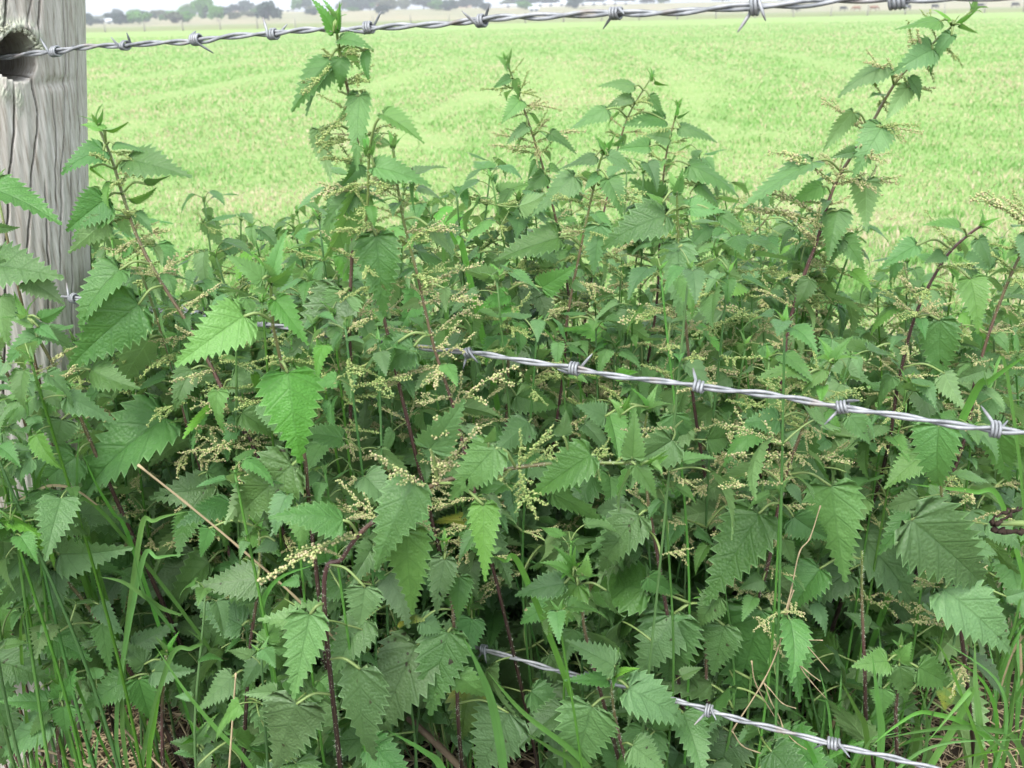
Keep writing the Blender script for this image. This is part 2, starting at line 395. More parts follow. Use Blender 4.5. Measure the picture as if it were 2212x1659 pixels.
# pasture grass: one mass of blades, thinning with distance
def build_field_grass():
    m, nt, out, N, L = mat('pasture_grass')
    uv = N('UVMap'); sx = N('SeparateXYZ'); L(uv.outputs[0], sx.inputs[0])
    r = ramp(N, [(0, (.16, .335, .075)), (.35, (.225, .42, .12)), (.62, (.30, .46, .175)), (.72, (.44, .45, .23)), (.82, (.54, .44, .29)), (1, (.60, .50, .37))])
    L(sx.outputs['X'], r.inputs[0])
    p = N('BsdfPrincipled', i_Roughness=.55); p.inputs['Specular IOR Level'].default_value = .3; L(r.outputs[0], p.inputs['Base Color'])
    t = N('BsdfTranslucent'); L(r.outputs[0], t.inputs['Color']); ms = N('MixShader'); ms.inputs[0].default_value = .45
    L(p.outputs[0], ms.inputs[1]); L(t.outputs[0], ms.inputs[2]); L(ms.outputs[0], out.inputs[0])
    n = 420000
    u = nrg.random(n)
    Y = 1.30 * (75 / 1.30) ** (u ** 1.0)
    X = (nrg.random(n) * 2 - 1) * (Y * .86 + .5)
    keep = ~((Y < 1.75) & (nrg.random(n) > (Y - 1.2) / .55))
    X, Y = X[keep], Y[keep]; n = len(X)
    wx = X + .9 * np.sin(Y * .63 + 1.1 * np.sin(X * .41)); wy = Y + .9 * np.sin(X * .77 + 1.3 * np.sin(Y * .29))
    patch = np.sin(wx * 1.9) * np.sin(wy * 1.37 + .8 * wx) + .7 * np.sin(wx * 4.3 + 1.7 * wy) * np.sin(wy * 3.7 - 1.1 * wx)
    bare = np.zeros(n)                       # worn, drier patches
    pr = np.random.default_rng(12)
    for (bx_, by_, br) in [tuple(ground(1240, 222))[:2] + (1.1,), tuple(ground(820, 300))[:2] + (.8,), tuple(ground(560, 430))[:2] + (.5,), tuple(ground(1900, 480))[:2] + (.5,)] + [(pr.uniform(-14, 16), pr.uniform(2.5, 26), pr.uniform(.25, 1.0)) for _ in range(44)]:
        bare += np.exp(-(((X - bx_) / br) ** 2 + ((Y - by_) / (br * .8)) ** 2)) * (.6 + .8 * pr.random())
    bare = np.clip(bare, 0, 1)
    tuf = np.zeros(n)                        # ranker clumps standing out of the sward
    for _ in range(260):
        cy_ = 2.2 * (16 / 2.2) ** pr.random(); cx_ = pr.uniform(-.8, .8) * (cy_ + .6); cr = pr.uniform(.05, .16)
        k_ = np.abs(X - cx_) < .5; tuf[k_] += np.exp(-(((X[k_] - cx_) ** 2 + (Y[k_] - cy_) ** 2) / cr ** 2))
    tuf = np.clip(tuf, 0, 1)
    h = (1 - .35 * bare) * (.022 + .036 * nrg.random(n)) * (1 + .03 * patch) * (1 + .9 * tuf) * np.where(Y < 3.2, 1.0 + 1.7 * np.clip((3.2 - Y) / 1.3, 0, 1), 1) * np.clip(.75 + .02 * Y, .75, 1.3)
    w = (.0024 + .0014 * nrg.random(n)) * np.clip(.7 + Y * .28, 1, 14)
    a = nrg.random(n) * 2 * np.pi; lean = .35 + .9 * nrg.random(n)
    dx, dy = np.cos(a), np.sin(a); px, py = -dy, dx
    z0 = (.018 * np.sin(2.3 * X + 1.1 * Y) + .012 * np.sin(4.1 * X - 3.2 * Y + 1)) * (np.abs(X) < 9) * (Y < 8) - .004
    V = np.zeros((n, 5, 3), np.float32)
    def pt(i, k, wd, s):
        bx = X + dx * lean * h * k * k; by = Y + dy * lean * h * k * k
        V[:, i, 0] = bx + px * wd * s; V[:, i, 1] = by + py * wd * s; V[:, i, 2] = z0 + h * k * (1 - .28 * lean * k)
    pt(0, 0, w * .5, -1); pt(1, 0, w * .5, 1); pt(2, .55, w * .42, -1); pt(3, .55, w * .42, 1); pt(4, 1.0, w * 0, 1)
    b = (np.arange(n) * 5)[:, None]
    T = np.concatenate([b + np.array([0, 1, 3]), b + np.array([0, 3, 2]), b + np.array([2, 3, 4])], 1).reshape(-1, 3)
    # colour index per blade: mostly green, drier in patches
    dry = nrg.random(n) < np.clip(.25 + .20 * np.sin(X * .5 + 1) * np.sin(Y * .35 + .6) - .16 * patch + .8 * bare, .04, .93)
    ci = np.where(dry & (tuf < .5), .70 + .3 * nrg.random(n), .62 * nrg.random(n) * (1 - .75 * tuf))
    uvv = np.zeros((n, 5, 2), np.float32); uvv[:, :, 0] = ci[:, None]; uvv[:, :, 1] = np.array([0, 0, .5, .5, 1])
    o = obj('pasture_grass', np_mesh('pasture_grass', V.reshape(-1, 3), T, [m], uvv.reshape(-1, 2)))
    tag(o, 'short bright green pasture grass with dry tan tips covering the field', 'grass', kind='stuff')
build_field_grass()

# ------------------------------------------------------------------ far trees, houses, cattle
def place(x, ybase, Y):
    """foot of a far thing seen at photo px (x, ybase), on the land at distance about Y"""
    p = at(x, ybase, Y); return Vector((p.x, p.y, p.z))
CROWN = {}
def crown_mesh(kind, seed):
    key = (kind, seed)
    if key in CROWN: return CROWN[key]
    rr = np.random.default_rng(seed * 7 + kind)
    nl = 900
    cl = rr.normal(size=(16, 3)); cl /= np.linalg.norm(cl, axis=1)[:, None]; cl *= (rr.random(16) ** .4)[:, None] * .62
    ci = rr.integers(0, 16, nl)
    d = rr.normal(size=(nl, 3)); d /= np.linalg.norm(d, axis=1)[:, None]
    p = cl[ci] + d * (.30 * rr.random(nl) ** .5)[:, None]
    p[:, 2] = p[:, 2] * .55 + .48
    if kind == 1: p[:, :2] *= (1.25 - .85 * p[:, 2:3])
    n = rr.normal(size=(nl, 3)); n /= np.linalg.norm(n, axis=1)[:, None]
    t = np.cross(n, rr.normal(size=(nl, 3))); t /= np.linalg.norm(t, axis=1)[:, None]; b = np.cross(n, t)
    s = (.055 + .05 * rr.random(nl))[:, None]
    V = np.stack([p - t * s - b * s * .6, p + t * s - b * s * .6, p + t * s * .4 + b * s, p - t * s * .6 + b * s * .8], 1)
    V[:, :, :2] *= .62
    i = (np.arange(nl) * 4)[:, None]
    T = np.concatenate([i + np.array([0, 1, 2]), i + np.array([0, 2, 3])], 1).reshape(-1, 3)
    CROWN[key] = np_mesh('crown', V.reshape(-1, 3), T, [TREEM[0]])
    return CROWN[key]
TREEM = [simple('tree_foliage_dark', (.035, .065, .04), .8, .2, .35, .8), simple('tree_foliage_green', (.09, .21, .035), .8, .2, .35, .8),
         simple('tree_foliage_olive', (.11, .13, .06), .8, .2, .35, .8)]
M['bark'] = simple('bark', (.11, .085, .06), .9, .1, .3, 3)
TLAB = ['dark bluish green tree on the hazy far hillside', 'bright green leafy tree at the foot of the far hill', 'olive green tree among the far houses']
def trunk_mesh():
    A = Acc()
    A.add(*tube([Vector((0, 0, -.05)), Vector((.01, 0, .2)), Vector((0, .01, .45)), Vector((.01, 0, .7))], [.035, .028, .02, .01], 6))
    for a in range(4):
        t = a * 1.7
        A.add(*tube([Vector((0, 0, .25 + .06 * a)), Vector((.14 * math.cos(t), .14 * math.sin(t), .42 + .07 * a)), Vector((.26 * math.cos(t), .26 * math.sin(t), .56 + .06 * a))], [.016, .011, .005], 5))
    return A.build('trunk', [M['bark']])
TRUNK = trunk_mesh()
def tree(x, yb, w, h, k, Y, seed):
    """k 0 dark, 1 green, 2 olive; w, h in photo px"""
    p = place(x, yb, Y); s = Y / math.hypot(F, H / 2 - 30)
    gz_ = hill_h(p.x, p.y) if p.y > 250 else 0
    e = empty('tree', (p.x, p.y, gz_)); hh = h * s + max(0, p.z - gz_)
    tag(e, TLAB[k], 'tree', ['dark trees on the far hill', 'green trees below the far hill', 'olive trees among the far houses'][k])
    c = obj('crown', crown_mesh(1 if k == 0 and seed % 3 == 0 else 0, seed % 5), e)
    c.scale = (w * s * 1.7, w * s * 1.7, hh * 1.3); c.rotation_euler.z = seed * 1.3
    c.material_slots[0].link = 'OBJECT'; c.material_slots[0].material = TREEM[k]
    t = obj('trunk', TRUNK, e); t.scale = (w * s, w * s, hh)
k4 = lambda a: a * .3
far_trees = [  # x, base y, w, h (detail px), kind
    (650, 235, 70, 80, 0), (725, 228, 60, 40, 0), (800, 165, 70, 55, 0), (862, 170, 100, 62, 0), (930, 155, 60, 40, 0),
    (992, 145, 85, 50, 1), (1015, 222, 110, 85, 1), (1065, 226, 90, 62, 0), (1180, 110, 60, 25, 1), (1270, 160, 100, 60, 2),
    (1190, 218, 40, 42, 1), (1268, 216, 76, 58, 1), (1358, 195, 75, 62, 1), (1415, 108, 140, 72, 2), (1490, 205, 110, 125, 1),
    (1572, 195, 80, 95, 1), (1590, 92, 44, 44, 0), (1775, 92, 72, 68, 0), (1940, 180, 135, 112, 0), (1865, 95, 64, 34, 2),
    (2140, 100, 60, 78, 1), (2205, 105, 70, 100, 0), (1700, 190, 70, 40, 2), (1790, 185, 90, 34, 2), (1650, 150, 50, 26, 2), (910, 215, 40, 42, 1), (850, 212, 36, 36, 1)]
for i, (x, y, w, h, k) in enumerate(far_trees):
    tree(x * .3, y * .3, w * .3, h * .3, k, (300 + 20 * (i % 3)) if y > 150 else 425 + 8 * (i % 4), i)
for i, (x, y, w, h, k) in enumerate([(95, 48, 90, 45, 0), (180, 45, 70, 48, 0), (260, 47, 100, 60, 0), (370, 46, 90, 50, 2), (450, 44, 60, 40, 2), (560, 40, 120, 52, 0), (640, 40, 60, 52, 2),
                                     (820, 24, 50, 34, 0), (880, 24, 60, 44, 0), (1110, 22, 80, 30, 0), (1200, 20, 90, 34, 0), (1330, 20, 90, 30, 0), (1500, 26, 80, 44, 0), (1620, 20, 90, 40, 0), (1800, 20, 100, 40, 2), (1940, 20, 70, 30, 0), (2040, 30, 66, 40, 1)]):
    x_, y_ = 719 + x * .35, y * .35
    tree(x_, y_, w * .35, h * .35, k, 425 + 7 * (i % 5), i + 3)
tq = random.Random(31)
for i in range(34):                     # more trees and bushes scattered over the hillside
    x_ = tq.uniform(200, 1250); b_ = horizon(x_) - ridge_px(x_) * tq.uniform(-.3, 1.0); k_ = tq.choice([0, 0, 1, 2, 2])
    tree(x_, b_, tq.uniform(14, 34), tq.uniform(9, 20), k_, tq.uniform(330, 440), 60 + i)
for i in range(6):                      # hilltop trees right of frame centre, up to the photo's edge
    tree(1560 + 130 * i, 16 - 3.2 * i, 34, 14 + 3 * (i % 3), 0 if i % 2 else 2, 430 + 9 * (i % 3), i + 40)
M['wall_white'] = simple('house_wall_white', (.74, .72, .68), .8, .2, .06, 1)
M['wall_cream'] = simple('house_wall_cream', (.55, .44, .34), .8, .2, .1, 1)
M['roof_red'] = simple('roof_terracotta', (.46, .20, .13), .8, .2, .15, 1)
M['roof_grey'] = simple('roof_grey', (.48, .50, .53), .6, .3, .1, 1)
M['pane'] = simple('dark_window', (.05, .06, .07), .2, .5, .1, 1)
def house(x, yb, w, h, wall, roof, label, Y, name='house', dep=8.0, pitch=.45):
    s = Y / math.hypot(F, H / 2 - 30); p = place(x, yb, Y); g = hill_h(p.x, p.y)
    e = empty(name, (p.x, p.y, g)); tag(e, label, 'house' if name == 'house' else 'shed', 'houses on the far hill' if name == 'house' else None)
    wd = w * s / 2; tot = h * s + max(0, p.z - g); wh = tot * (1 - pitch); d = dep / 2
    V = [(-wd, -d, -.5), (wd, -d, -.5), (wd, d, -.5), (-wd, d, -.5), (-wd, -d, wh), (wd, -d, wh), (wd, d, wh), (-wd, d, wh), (-wd, 0, tot - .1), (wd, 0, tot - .1)]
    Fc = [(0, 1, 5, 4), (1, 2, 6, 9, 5), (2, 3, 7, 6), (3, 0, 4, 8, 7)]
    wl = obj('wall', mesh('wall', V, Fc, [wall], False), e)
    ov = .35
    V = []
    for sx in (-wd - ov, wd + ov):
        for dy, z in ((-d - ov, wh - .15), (0, tot), (d + ov, wh - .15), (d + ov, wh - .33), (0, tot - .18), (-d - ov, wh - .33)): V.append((sx, dy, z))
    Fc = [(0, 1, 7, 6), (1, 2, 8, 7), (2, 3, 9, 8), (3, 4, 10, 9), (4, 5, 11, 10), (5, 0, 6, 11), (0, 5, 4, 1), (1, 4, 3, 2), (6, 7, 10, 11), (7, 8, 9, 10)]
    obj('roof', mesh('roof', V, Fc, [roof], False), e)
    nw = max(2, int(w * s / 4))
    for q in range(nw):
        cx = -wd + (q + .5) * 2 * wd / nw; a, b_ = .55, .5
        zc = wh * .55
        V = [(cx + i * a, -d - .03 + j * .1, zc + k * b_) for i in (-1, 1) for j in (0, 1) for k in (-1, 1)]
        obj('window', mesh('window', V, [(0, 4, 5, 1), (0, 1, 3, 2), (4, 6, 7, 5), (1, 5, 7, 3), (0, 2, 6, 4)], [M['pane']], False), e)
hs_ = [(800, 190, 100, 36, 'wall_white', 'roof_grey', 'low white house between dark trees at the left end of the hill', 330),
       (938, 170, 84, 34, 'wall_white', 'roof_grey', 'white house below the round green tree', 380),
       (1062, 165, 84, 36, 'wall_cream', 'roof_red', 'small house with terracotta roof among the hillside trees', 400),
       (1130, 170, 60, 26, 'wall_cream', 'roof_grey', 'cream house with grey roof on the hillside', 400),
       (1715, 104, 130, 44, 'wall_cream', 'roof_grey', 'wide cream house with pale grey roof on the hilltop', 440),
       (2070, 92, 80, 34, 'wall_white', 'roof_grey', 'white hilltop house with grey roof beside a pointed tree', 440),
       (1640, 120, 50, 22, 'wall_cream', 'roof_red', 'tiny cream house with red roof below the hilltop', 430)]
for x, y, w, h, a, b, lab, Y in hs_: house(x * .3, y * .3, w * .3, h * .3, M[a], M[b], lab, Y)
house(719 + 320 * .35, 46 * .35, 70 * .35, 30 * .35, M['wall_cream'], M['roof_red'], 'cream house with red roof half hidden by hill trees', 430)
house(719 + 770 * .35, 30 * .35, 170 * .35, 22 * .35, M['wall_cream'], M['roof_red'], 'long low house with red roof on the far rise', 440)
house(719 + 1440 * .35, 52 * .35, 780 * .35, 20 * .35, M['wall_white'], M['roof_grey'], 'very long low white shed on the far rise', 400, 'farm_shed', 10, .3)
house(719 + 1240 * .35, 56 * .35, 56 * .35, 13 * .35, M['wall_white'], M['roof_grey'], 'small white hut in front of the long white shed', 330, 'farm_hut', 4, .3)

def cow_mesh():
    bm = bmesh.new()
    def loft(rings):
        prev = None
        for c, ax, rx, rz in rings:        # centre, ring axis dir, radii
            t = Vector(ax).normalized(); s = t.cross(Vector((0, 0, 1)));
            s = s.normalized() if s.length > .1 else Vector((0, 1, 0)); u = s.cross(t)
            ring = [bm.verts.new(Vector(c) + s * (rx * math.cos(k * math.pi / 5)) + u * (rz * math.sin(k * math.pi / 5))) for k in range(10)]
            if prev:
                for k in range(10): bm.faces.new((prev[k], prev[(k + 1) % 10], ring[(k + 1) % 10], ring[k]))
            else: bm.faces.new(ring[::-1])
            prev = ring
        bm.faces.new(prev)
    loft([((-.95, 0, 1.05), (1, 0, 0), .12, .15), ((-.85, 0, 1.0), (1, 0, 0), .27, .32), ((-.3, 0, .95), (1, 0, 0), .34, .38), ((.3, 0, .93), (1, 0, 0), .32, .40),
          ((.75, 0, 1.0), (1, 0, .1), .23, .33), ((1.0, 0, 1.02), (1, 0, -.3), .15, .22), ((1.25, 0, .85), (1, 0, -1), .11, .15), ((1.42, 0, .60), (.5, 0, -1), .11, .13),
          ((1.50, 0, .40), (.3, 0, -1), .09, .09), ((1.54, 0, .22), (.2, 0, -1), .07, .06)])
    for x, y, hind in ((.62, .17, 0), (.68, -.17, 0), (-.75, .18, 1), (-.68, -.18, 1)):
        k = -.08 if hind else .03
        loft([((x, y, .85), (0, 0, -1), .15, .11), ((x - k, y, .55), (0, 0, -1), .09, .07), ((x + k, y, .36), (0, 0, -1), .065, .055), ((x + k * .5, y, .1), (0, 0, -1), .05, .045), ((x + .03, y, 0), (0, 0, -1), .065, .06)])
    for y in (.12, -.12): loft([((1.36, y * .8, .68), (0, y, .02), .04, .05), ((1.34, y * 2, .70), (0, y, .02), .02, .06), ((1.33, y * 2.6, .69), (0, y, .02), .01, .02)])
    loft([((-.96, 0, 1.15), (-.3, 0, -1), .03, .03), ((-1.03, 0, .8), (0, 0, -1), .02, .02), ((-1.02, 0, .45), (0, 0, -1), .04, .04), ((-1.02, 0, .35), (0, 0, -1), .015, .015)])
    me = bpy.data.meshes.new('cow'); bm.to_mesh(me); bm.free()
    me.polygons.foreach_set('use_smooth', [True] * len(me.polygons)); me.materials.append(None); return me
COW = cow_mesh()
M['cow_black'] = simple('cow_black', (.018, .017, .018), .6, .3, .3, 2); M['cow_brown'] = simple('cow_brown', (.22, .11, .06), .7, .3, .3, 2)
for i, (x, y, k, rz) in enumerate([(787, 84, 'b', .2), (897, 84, 'r', 2.9), (1027, 84, 'r', 0), (1507, 70, 'b', .3), (1802, 64, 'b', 1.4), (1865, 62, 'b', 2.8), (2136, 56, 'b', .1), (1290, 78, 'b', 3.0), (412, 84, 'b', .1)]):
    px, py = 1603.7 + x * .275, y * .275
    p = ground(px, py + 1.0, 0)
    if p.y > 249 or p.y < 0: p = at(px, py, 245); p.z = 0
    o = tag(obj('cow', COW), 'black cow grazing beyond the far edge of the field' if k == 'b' else 'reddish brown cow grazing beyond the far edge of the field', 'cow',
            'black cows in the far paddock' if k == 'b' else 'brown cows in the far paddock')
    o.location = p; o.scale = (.85, .85, .85); o.rotation_euler.z = rz; o.material_slots[0].link = 'OBJECT'; o.material_slots[0].material = M['cow_black' if k == 'b' else 'cow_brown']
# far paddock fence posts along the field edge
M['far_post'] = simple('grey_post', (.30, .28, .25), .9, .1, .2, 3)
fpm = mesh('far_post', *tube([Vector((0, 0, -.2)), Vector((0, 0, .6)), Vector((.01, 0, 1.15)), Vector((.01, 0, 1.2))], [.09, .085, .08, .06], 7)[:2], [M['far_post']])
for i in range(34):
    o = tag(obj('paddock_post', fpm), 'small grey fence post along the far edge of the field', 'post', 'posts along the far field edge')
    o.location = (-74 + 4.5 * i, FIELD_END + .6 + .5 * math.sin(i), 0); o.rotation_euler = (.04 * math.sin(i * 3), .04 * math.cos(i * 2), i)

# ------------------------------------------------------------------ fence post
def ztc(p):  # distance along the fence
    return (p - FP).dot(FL)
PR = 0.125
hole_px = (38, 128)
hp = fence(*hole_px)
view = Vector((hp.x, hp.y, 0)).normalized(); side = Vector((view.y, -view.x, 0))     # side: to the right as seen
PC = Vector((hp.x, hp.y, 0)) + view * (PR * .93) - side * (PR * .36)
LEAN = side * .15                        # the post leans, its foot further left
def pc_at(z): return PC + LEAN * (z - 1.0)
def post_tz(x, y):
    z = 1.0
    for _ in range(4): t, z = post_tz0(x, y, pc_at(z))
    return t, z
def post_tz0(x, y, PC):
    d = ray(x, y); a = d.x ** 2 + d.y ** 2; b = 2 * ((C0.x - PC.x) * d.x + (C0.y - PC.y) * d.y); c = (C0.x - PC.x) ** 2 + (C0.y - PC.y) ** 2 - PR ** 2
    q = b * b - 4 * a * c
    k = (-b - math.sqrt(max(q, 0))) / (2 * a); p = C0 + d * k
    return math.atan2(p.y - PC.y, p.x - PC.x), p.z
def build_post():
    NT, NZ = 760, 460; z0, z1 = -.12, 1.36
    th = np.linspace(-np.pi, np.pi, NT, endpoint=False)[None, :] + np.zeros((NZ, 1))
    zz = np.linspace(z0, z1, NZ)[:, None] + np.zeros((1, NT))
    r = PR * (1 + .012 * np.sin(2 * th + 1) + .01 * np.sin(3 * th + 5 * zz) + .006 * np.sin(5 * th + 2 * zz) + .05 * np.clip(.5 - zz, 0, 1) * .4)
    r += .0004 * np.sin(31 * th + 3 * np.sin(4 * zz)) + .0004 * np.sin(67 * th + 5 * np.sin(3 * zz + th))
    crack = np.zeros_like(r); lich = np.zeros_like(r)
    def line(pts, depth, wid):
        nonlocal r
        tz = sorted([post_tz(*p)[::-1] for p in pts])
        zs = [a for a, b in tz]; ts = [b for a, b in tz]
        tc = np.interp(zz, zs, ts) + .006 * np.sin(zz * 70) + .003 * np.sin(zz * 190 + 1)
        fade = np.clip((zz - zs[0] + .01) / .03, 0, 1) * np.clip((zs[-1] - zz + .01) / .03, 0, 1)
        dd = np.exp(-((th - tc) / wid) ** 2) * fade
        r -= depth * dd; np.maximum(crack, np.clip(dd * 1.1, 0, 1), out=crack)
    P1 = lambda *q: [(x * .35, y * .35) for x, y in q]
    line(P1((45, -300), (45, 0), (20, 230)), .010, .009)
    line(P1((255, -300), (255, 0), (245, 180), (190, 430), (240, 700), (190, 1170), (170, 1600)), .010, .007)
    line(P1((390, -300), (390, 0), (405, 300), (405, 560), (380, 1050), (370, 1700)), .009, .0065)
    line(P1((90, 540), (95, 700), (60, 1100), (30, 1600), (25, 2500)), .009, .007)
    line(P1((205, 0), (165, 160)), .006, .008)
    line(P1((330, 600), (350, 900), (345, 1300)), .005, .007)
    line(P1((480, 60), (475, 500), (490, 900), (470, 1500)), .005, .007)
    line(P1((280, 1150), (300, 1600), (310, 2400)), .006, .008)
    line(P1((435, 1100), (440, 1600), (450, 2600)), .006, .008)
    r0 = random.Random(3)
    for i in range(14):
        t = r0.uniform(-math.pi, math.pi); za = r0.uniform(0, 1.1); zb = za + r0.uniform(.08, .4)
        tc = t + .01 * np.sin(zz * 9 + i)
        fade = np.clip((zz - za) / .03, 0, 1) * np.clip((zb - zz) / .03, 0, 1)
        dd = np.exp(-((th - tc) / .005) ** 2) * fade; r -= .002 * dd; np.maximum(crack, dd * .5, out=crack)
    # bored hole with a rough lip
    t0, h0 = post_tz(38, 122); R1 = .023
    dx = (th - t0) * PR * .95; dz = zz - h0
    q = np.sqrt((dx / .0245) ** 2 + (dz / .0285) ** 2) + .07 * np.sin(3 * np.arctan2(dz, dx) + 1)
    r += .004 * np.exp(-((q - 1.12) / .14) ** 2) * np.clip(.2 + dz * 50, .1, 1.2)
    hole = np.clip((1.0 - q) / .16, 0, 1); hole = hole * hole * (3 - 2 * hole)
    np.maximum(crack, hole * .45, out=crack)
    lich += np.exp(-((q - 1.25) / .22) ** 2) * np.clip(dz * 60 - .1, 0, 1)
    for (x, y, sx_, sz) in ((70, 100, .010, .014), (12, 196, .008, .012), (42, 210, .006, .018), (2, 45, .01, .02)):
        t1, h1 = post_tz(x, y); lich += np.exp(-(((th - t1) * PR / sx_) ** 2 + ((zz - h1) / sz) ** 2))
    lich = np.clip(lich, 0, 1) * (1 - hole)
    r += .0035 * lich * (nrg.random(r.shape) * .8 + .4)
    # bruised dent below the wire
    t2, h2 = post_tz(125, 178); r -= .004 * np.exp(-(((th - t2) * PR / .03) ** 2 + ((zz - h2) / .006) ** 2))
    lx = LEAN.x * (zz - 1.0); ly = LEAN.y * (zz - 1.0)
    ax = -FL * .6 + view * .4; ax.normalize()               # the bore runs along the wire
    V = np.stack([PC.x + lx + r * np.cos(th) + ax.x * .10 * hole, PC.y + ly + r * np.sin(th) + ax.y * .10 * hole, zz - .004 * hole], -1).reshape(-1, 3)
    idx = np.arange(NZ * NT).reshape(NZ, NT)
    a = idx[:-1]; b = np.roll(idx, -1, 1)[:-1]; c = np.roll(idx, -1, 1)[1:]; d = idx[1:]
    T = np.concatenate([np.stack([a, b, c], -1).reshape(-1, 3), np.stack([a, c, d], -1).reshape(-1, 3)])
    top = len(V); V = np.concatenate([V, [[PC.x + LEAN.x * (z1 - 1), PC.y + LEAN.y * (z1 - 1), z1 + .004]]])
    ring = idx[-1]; T = np.concatenate([T, np.stack([ring, np.roll(ring, -1), np.full(NT, top)], -1)])
    uv = np.concatenate([np.stack([np.clip(crack, 0, 1), lich], -1).reshape(-1, 2), [[.2, 0]]])
    e = empty('fence_post', (PC.x, PC.y, 0)); tag(e, 'thick weathered grey timber fence post with a bored wire hole', 'post')
    o = obj('timber', np_mesh('timber', V, T, [M['post']], uv, True), e); o.matrix_basis = Matrix.Translation((-PC.x, -PC.y, 0))
    # knobbly lichen crust over the hole's upper lip
    bm = bmesh.new(); r1 = random.Random(9)
    for i in range(150):
        a = r1.uniform(.15, 2.75); rad = r1.uniform(1.0, 1.38)
        tt = t0 + math.cos(a) * .0245 * rad / (PR * .95); z = h0 + math.sin(a) * .0285 * rad
        rr_ = PR + .006 - abs(rad - 1.12) * .012
        mtx = Matrix.Translation((rr_ * math.cos(tt), rr_ * math.sin(tt), z)) @ Matrix.Rotation(r1.random() * 6, 4, 'X') @ Matrix.Diagonal((r1.uniform(.5, 1.2), r1.uniform(.5, 1.2), r1.uniform(.4, .9), 1))
        bmesh.ops.create_icosphere(bm, subdivisions=1, radius=r1.uniform(.0014, .0034), matrix=mtx)
    me = bpy.data.meshes.new('lichen'); bm.to_mesh(me); bm.free(); me.materials.append(M['lichen'])
    tag(obj('lichen', me, e), 'pale crusty lichen on the lip of the hole', kind='stuff')
build_post()

# ------------------------------------------------------------------ barbed wires
def barb_mesh(seed):
    r0 = random.Random(seed); A = Acc(); rw = .0014; rc = .0051
    turns = 3.4 if seed % 2 else 2.6
    a0 = r0.uniform(0, 6.28)
    path = []
    L1 = r0.uniform(.013, .019); L2 = r0.uniform(.013, .019)
    n = int(turns * 14); pit = .0030
    def hel(k):
        a = a0 + 2 * math.pi * turns * k / n
        return Vector((pit * turns * (k / n - .5), rc * math.cos(a), rc * 1.15 * math.sin(a)))
    t0 = (hel(0) - hel(1)).normalized(); t1 = (hel(n) - hel(n - 1)).normalized()
    t0 = (t0 + Vector((-r0.uniform(.25, .9), 0, 0))).normalized(); t1 = (t1 + Vector((r0.uniform(.25, .9), 0, 0))).normalized()
    path.append(hel(0) + t0 * L1 + Vector((0, 0, 0)))
    path.append(hel(0) + t0 * L1 * .5)
    path += [hel(k) for k in range(n + 1)]
    path.append(hel(n) + t1 * L2 * .5); path.append(hel(n) + t1 * L2)
    rad = [rw * .35] + [rw] * (len(path) - 2) + [rw * .35]
    V, Fc, UV = tube(path, rad, 7); A.add(V, Fc, UV)
    return A.build('barb', [M['wire']])
BARBS = [barb_mesh(s) for s in range(8)]
def wire(px_pts, barbs_px, label, lo, hi, seed):
    tz = [(ztc(fence(*p)), fence(*p).z) for p in px_pts]
    co = np.polyfit([a for a, b in tz], [b for a, b in tz], 2 if len(tz) > 3 else 1)
    zf = lambda t: float(np.polyval(co, t))
    ends = (tz[0][0], tz[-1][0])
    def zc(t):                          # straight on beyond the visible run
        if t < ends[0]: return zf(ends[0]) + (t - ends[0]) * (zf(ends[0] + .02) - zf(ends[0])) / .02
        if t > ends[1]: return zf(ends[1]) + (t - ends[1]) * (zf(ends[1]) - zf(ends[1] - .02)) / .02
        return zf(t)
    r0 = random.Random(seed)
    e = empty('barbed_wire', FP + FL * 0); e.location = (FP.x, FP.y, zc(0)); tag(e, label, 'wire', None)
    base = Vector(e.location)
    n = int((hi - lo) / .0035); pitch = .082; ph = r0.random() * 6
    for s in (0, math.pi):
        path = []
        for i in range(n + 1):
            t = lo + (hi - lo) * i / n
            a = 2 * math.pi * (t / pitch + .16 * math.sin(t * 9 + seed) + .05 * math.sin(t * 37 + seed)) + s + ph; rr_ = .00175 * (1 + .12 * math.sin(t * 31))
            c = FP + FL * t + Vector((0, 0, zc(t) + .0012 * math.sin(t * 23 + seed) + .0006 * math.sin(t * 61 + 2 * seed)))
            path.append(c + FN * (rr_ * math.cos(a)) + Vector((0, 0, rr_ * math.sin(a))) - base)
        V, Fc, UV = tube(path, .0017, 9)
        obj('strand', mesh('strand', V, Fc, [M['wire']], True, UV), e)
    ts = sorted(ztc(fence(*p)) for p in barbs_px)
    t = ts[0] - .115
    pre = []
    while t > lo + .05: pre.append(t); t -= .113
    t = ts[-1] + .115
    while t < hi - .05: ts.append(t); t += .113
    ts += pre
    for k, t in enumerate(ts):
        o = obj('barb', BARBS[(k * 3 + seed) % 8], e)
        dzt = (zc(t + .01) - zc(t - .01)) / .02
        xax = (FL + Vector((0, 0, dzt))).normalized()
        M3 = Matrix((xax, FN, xax.cross(FN))).transposed()
        o.matrix_basis = Matrix.Translation(FP + FL * t + Vector((0, 0, zc(t))) - base) @ M3.to_4x4() @ Matrix.Rotation(r0.uniform(0, 6.28), 4, 'X') @ Matrix.Rotation(r0.gauss(0, .12), 4, 'Z') @ Matrix.Diagonal((r0.uniform(.85, 1.15), r0.uniform(.85, 1.08), r0.uniform(.85, 1.08), 1))
TOPW = [(20, 118), (120, 112), (270, 97), (425, 90), (590, 74), (795, 58), (1040, 42), (1330, 27), (1630, 14), (1940, 3), (2150, -8), (2212, -12)]
MIDW = [(160, 645), (430, 681), (890, 744), (1010, 765), (1240, 796), (1510, 835), (1820, 881), (2150, 925)]
LOWW = [(1040, 1403), (1250, 1455), (1410, 1503), (1530, 1537), (1800, 1607), (1990, 1655)]
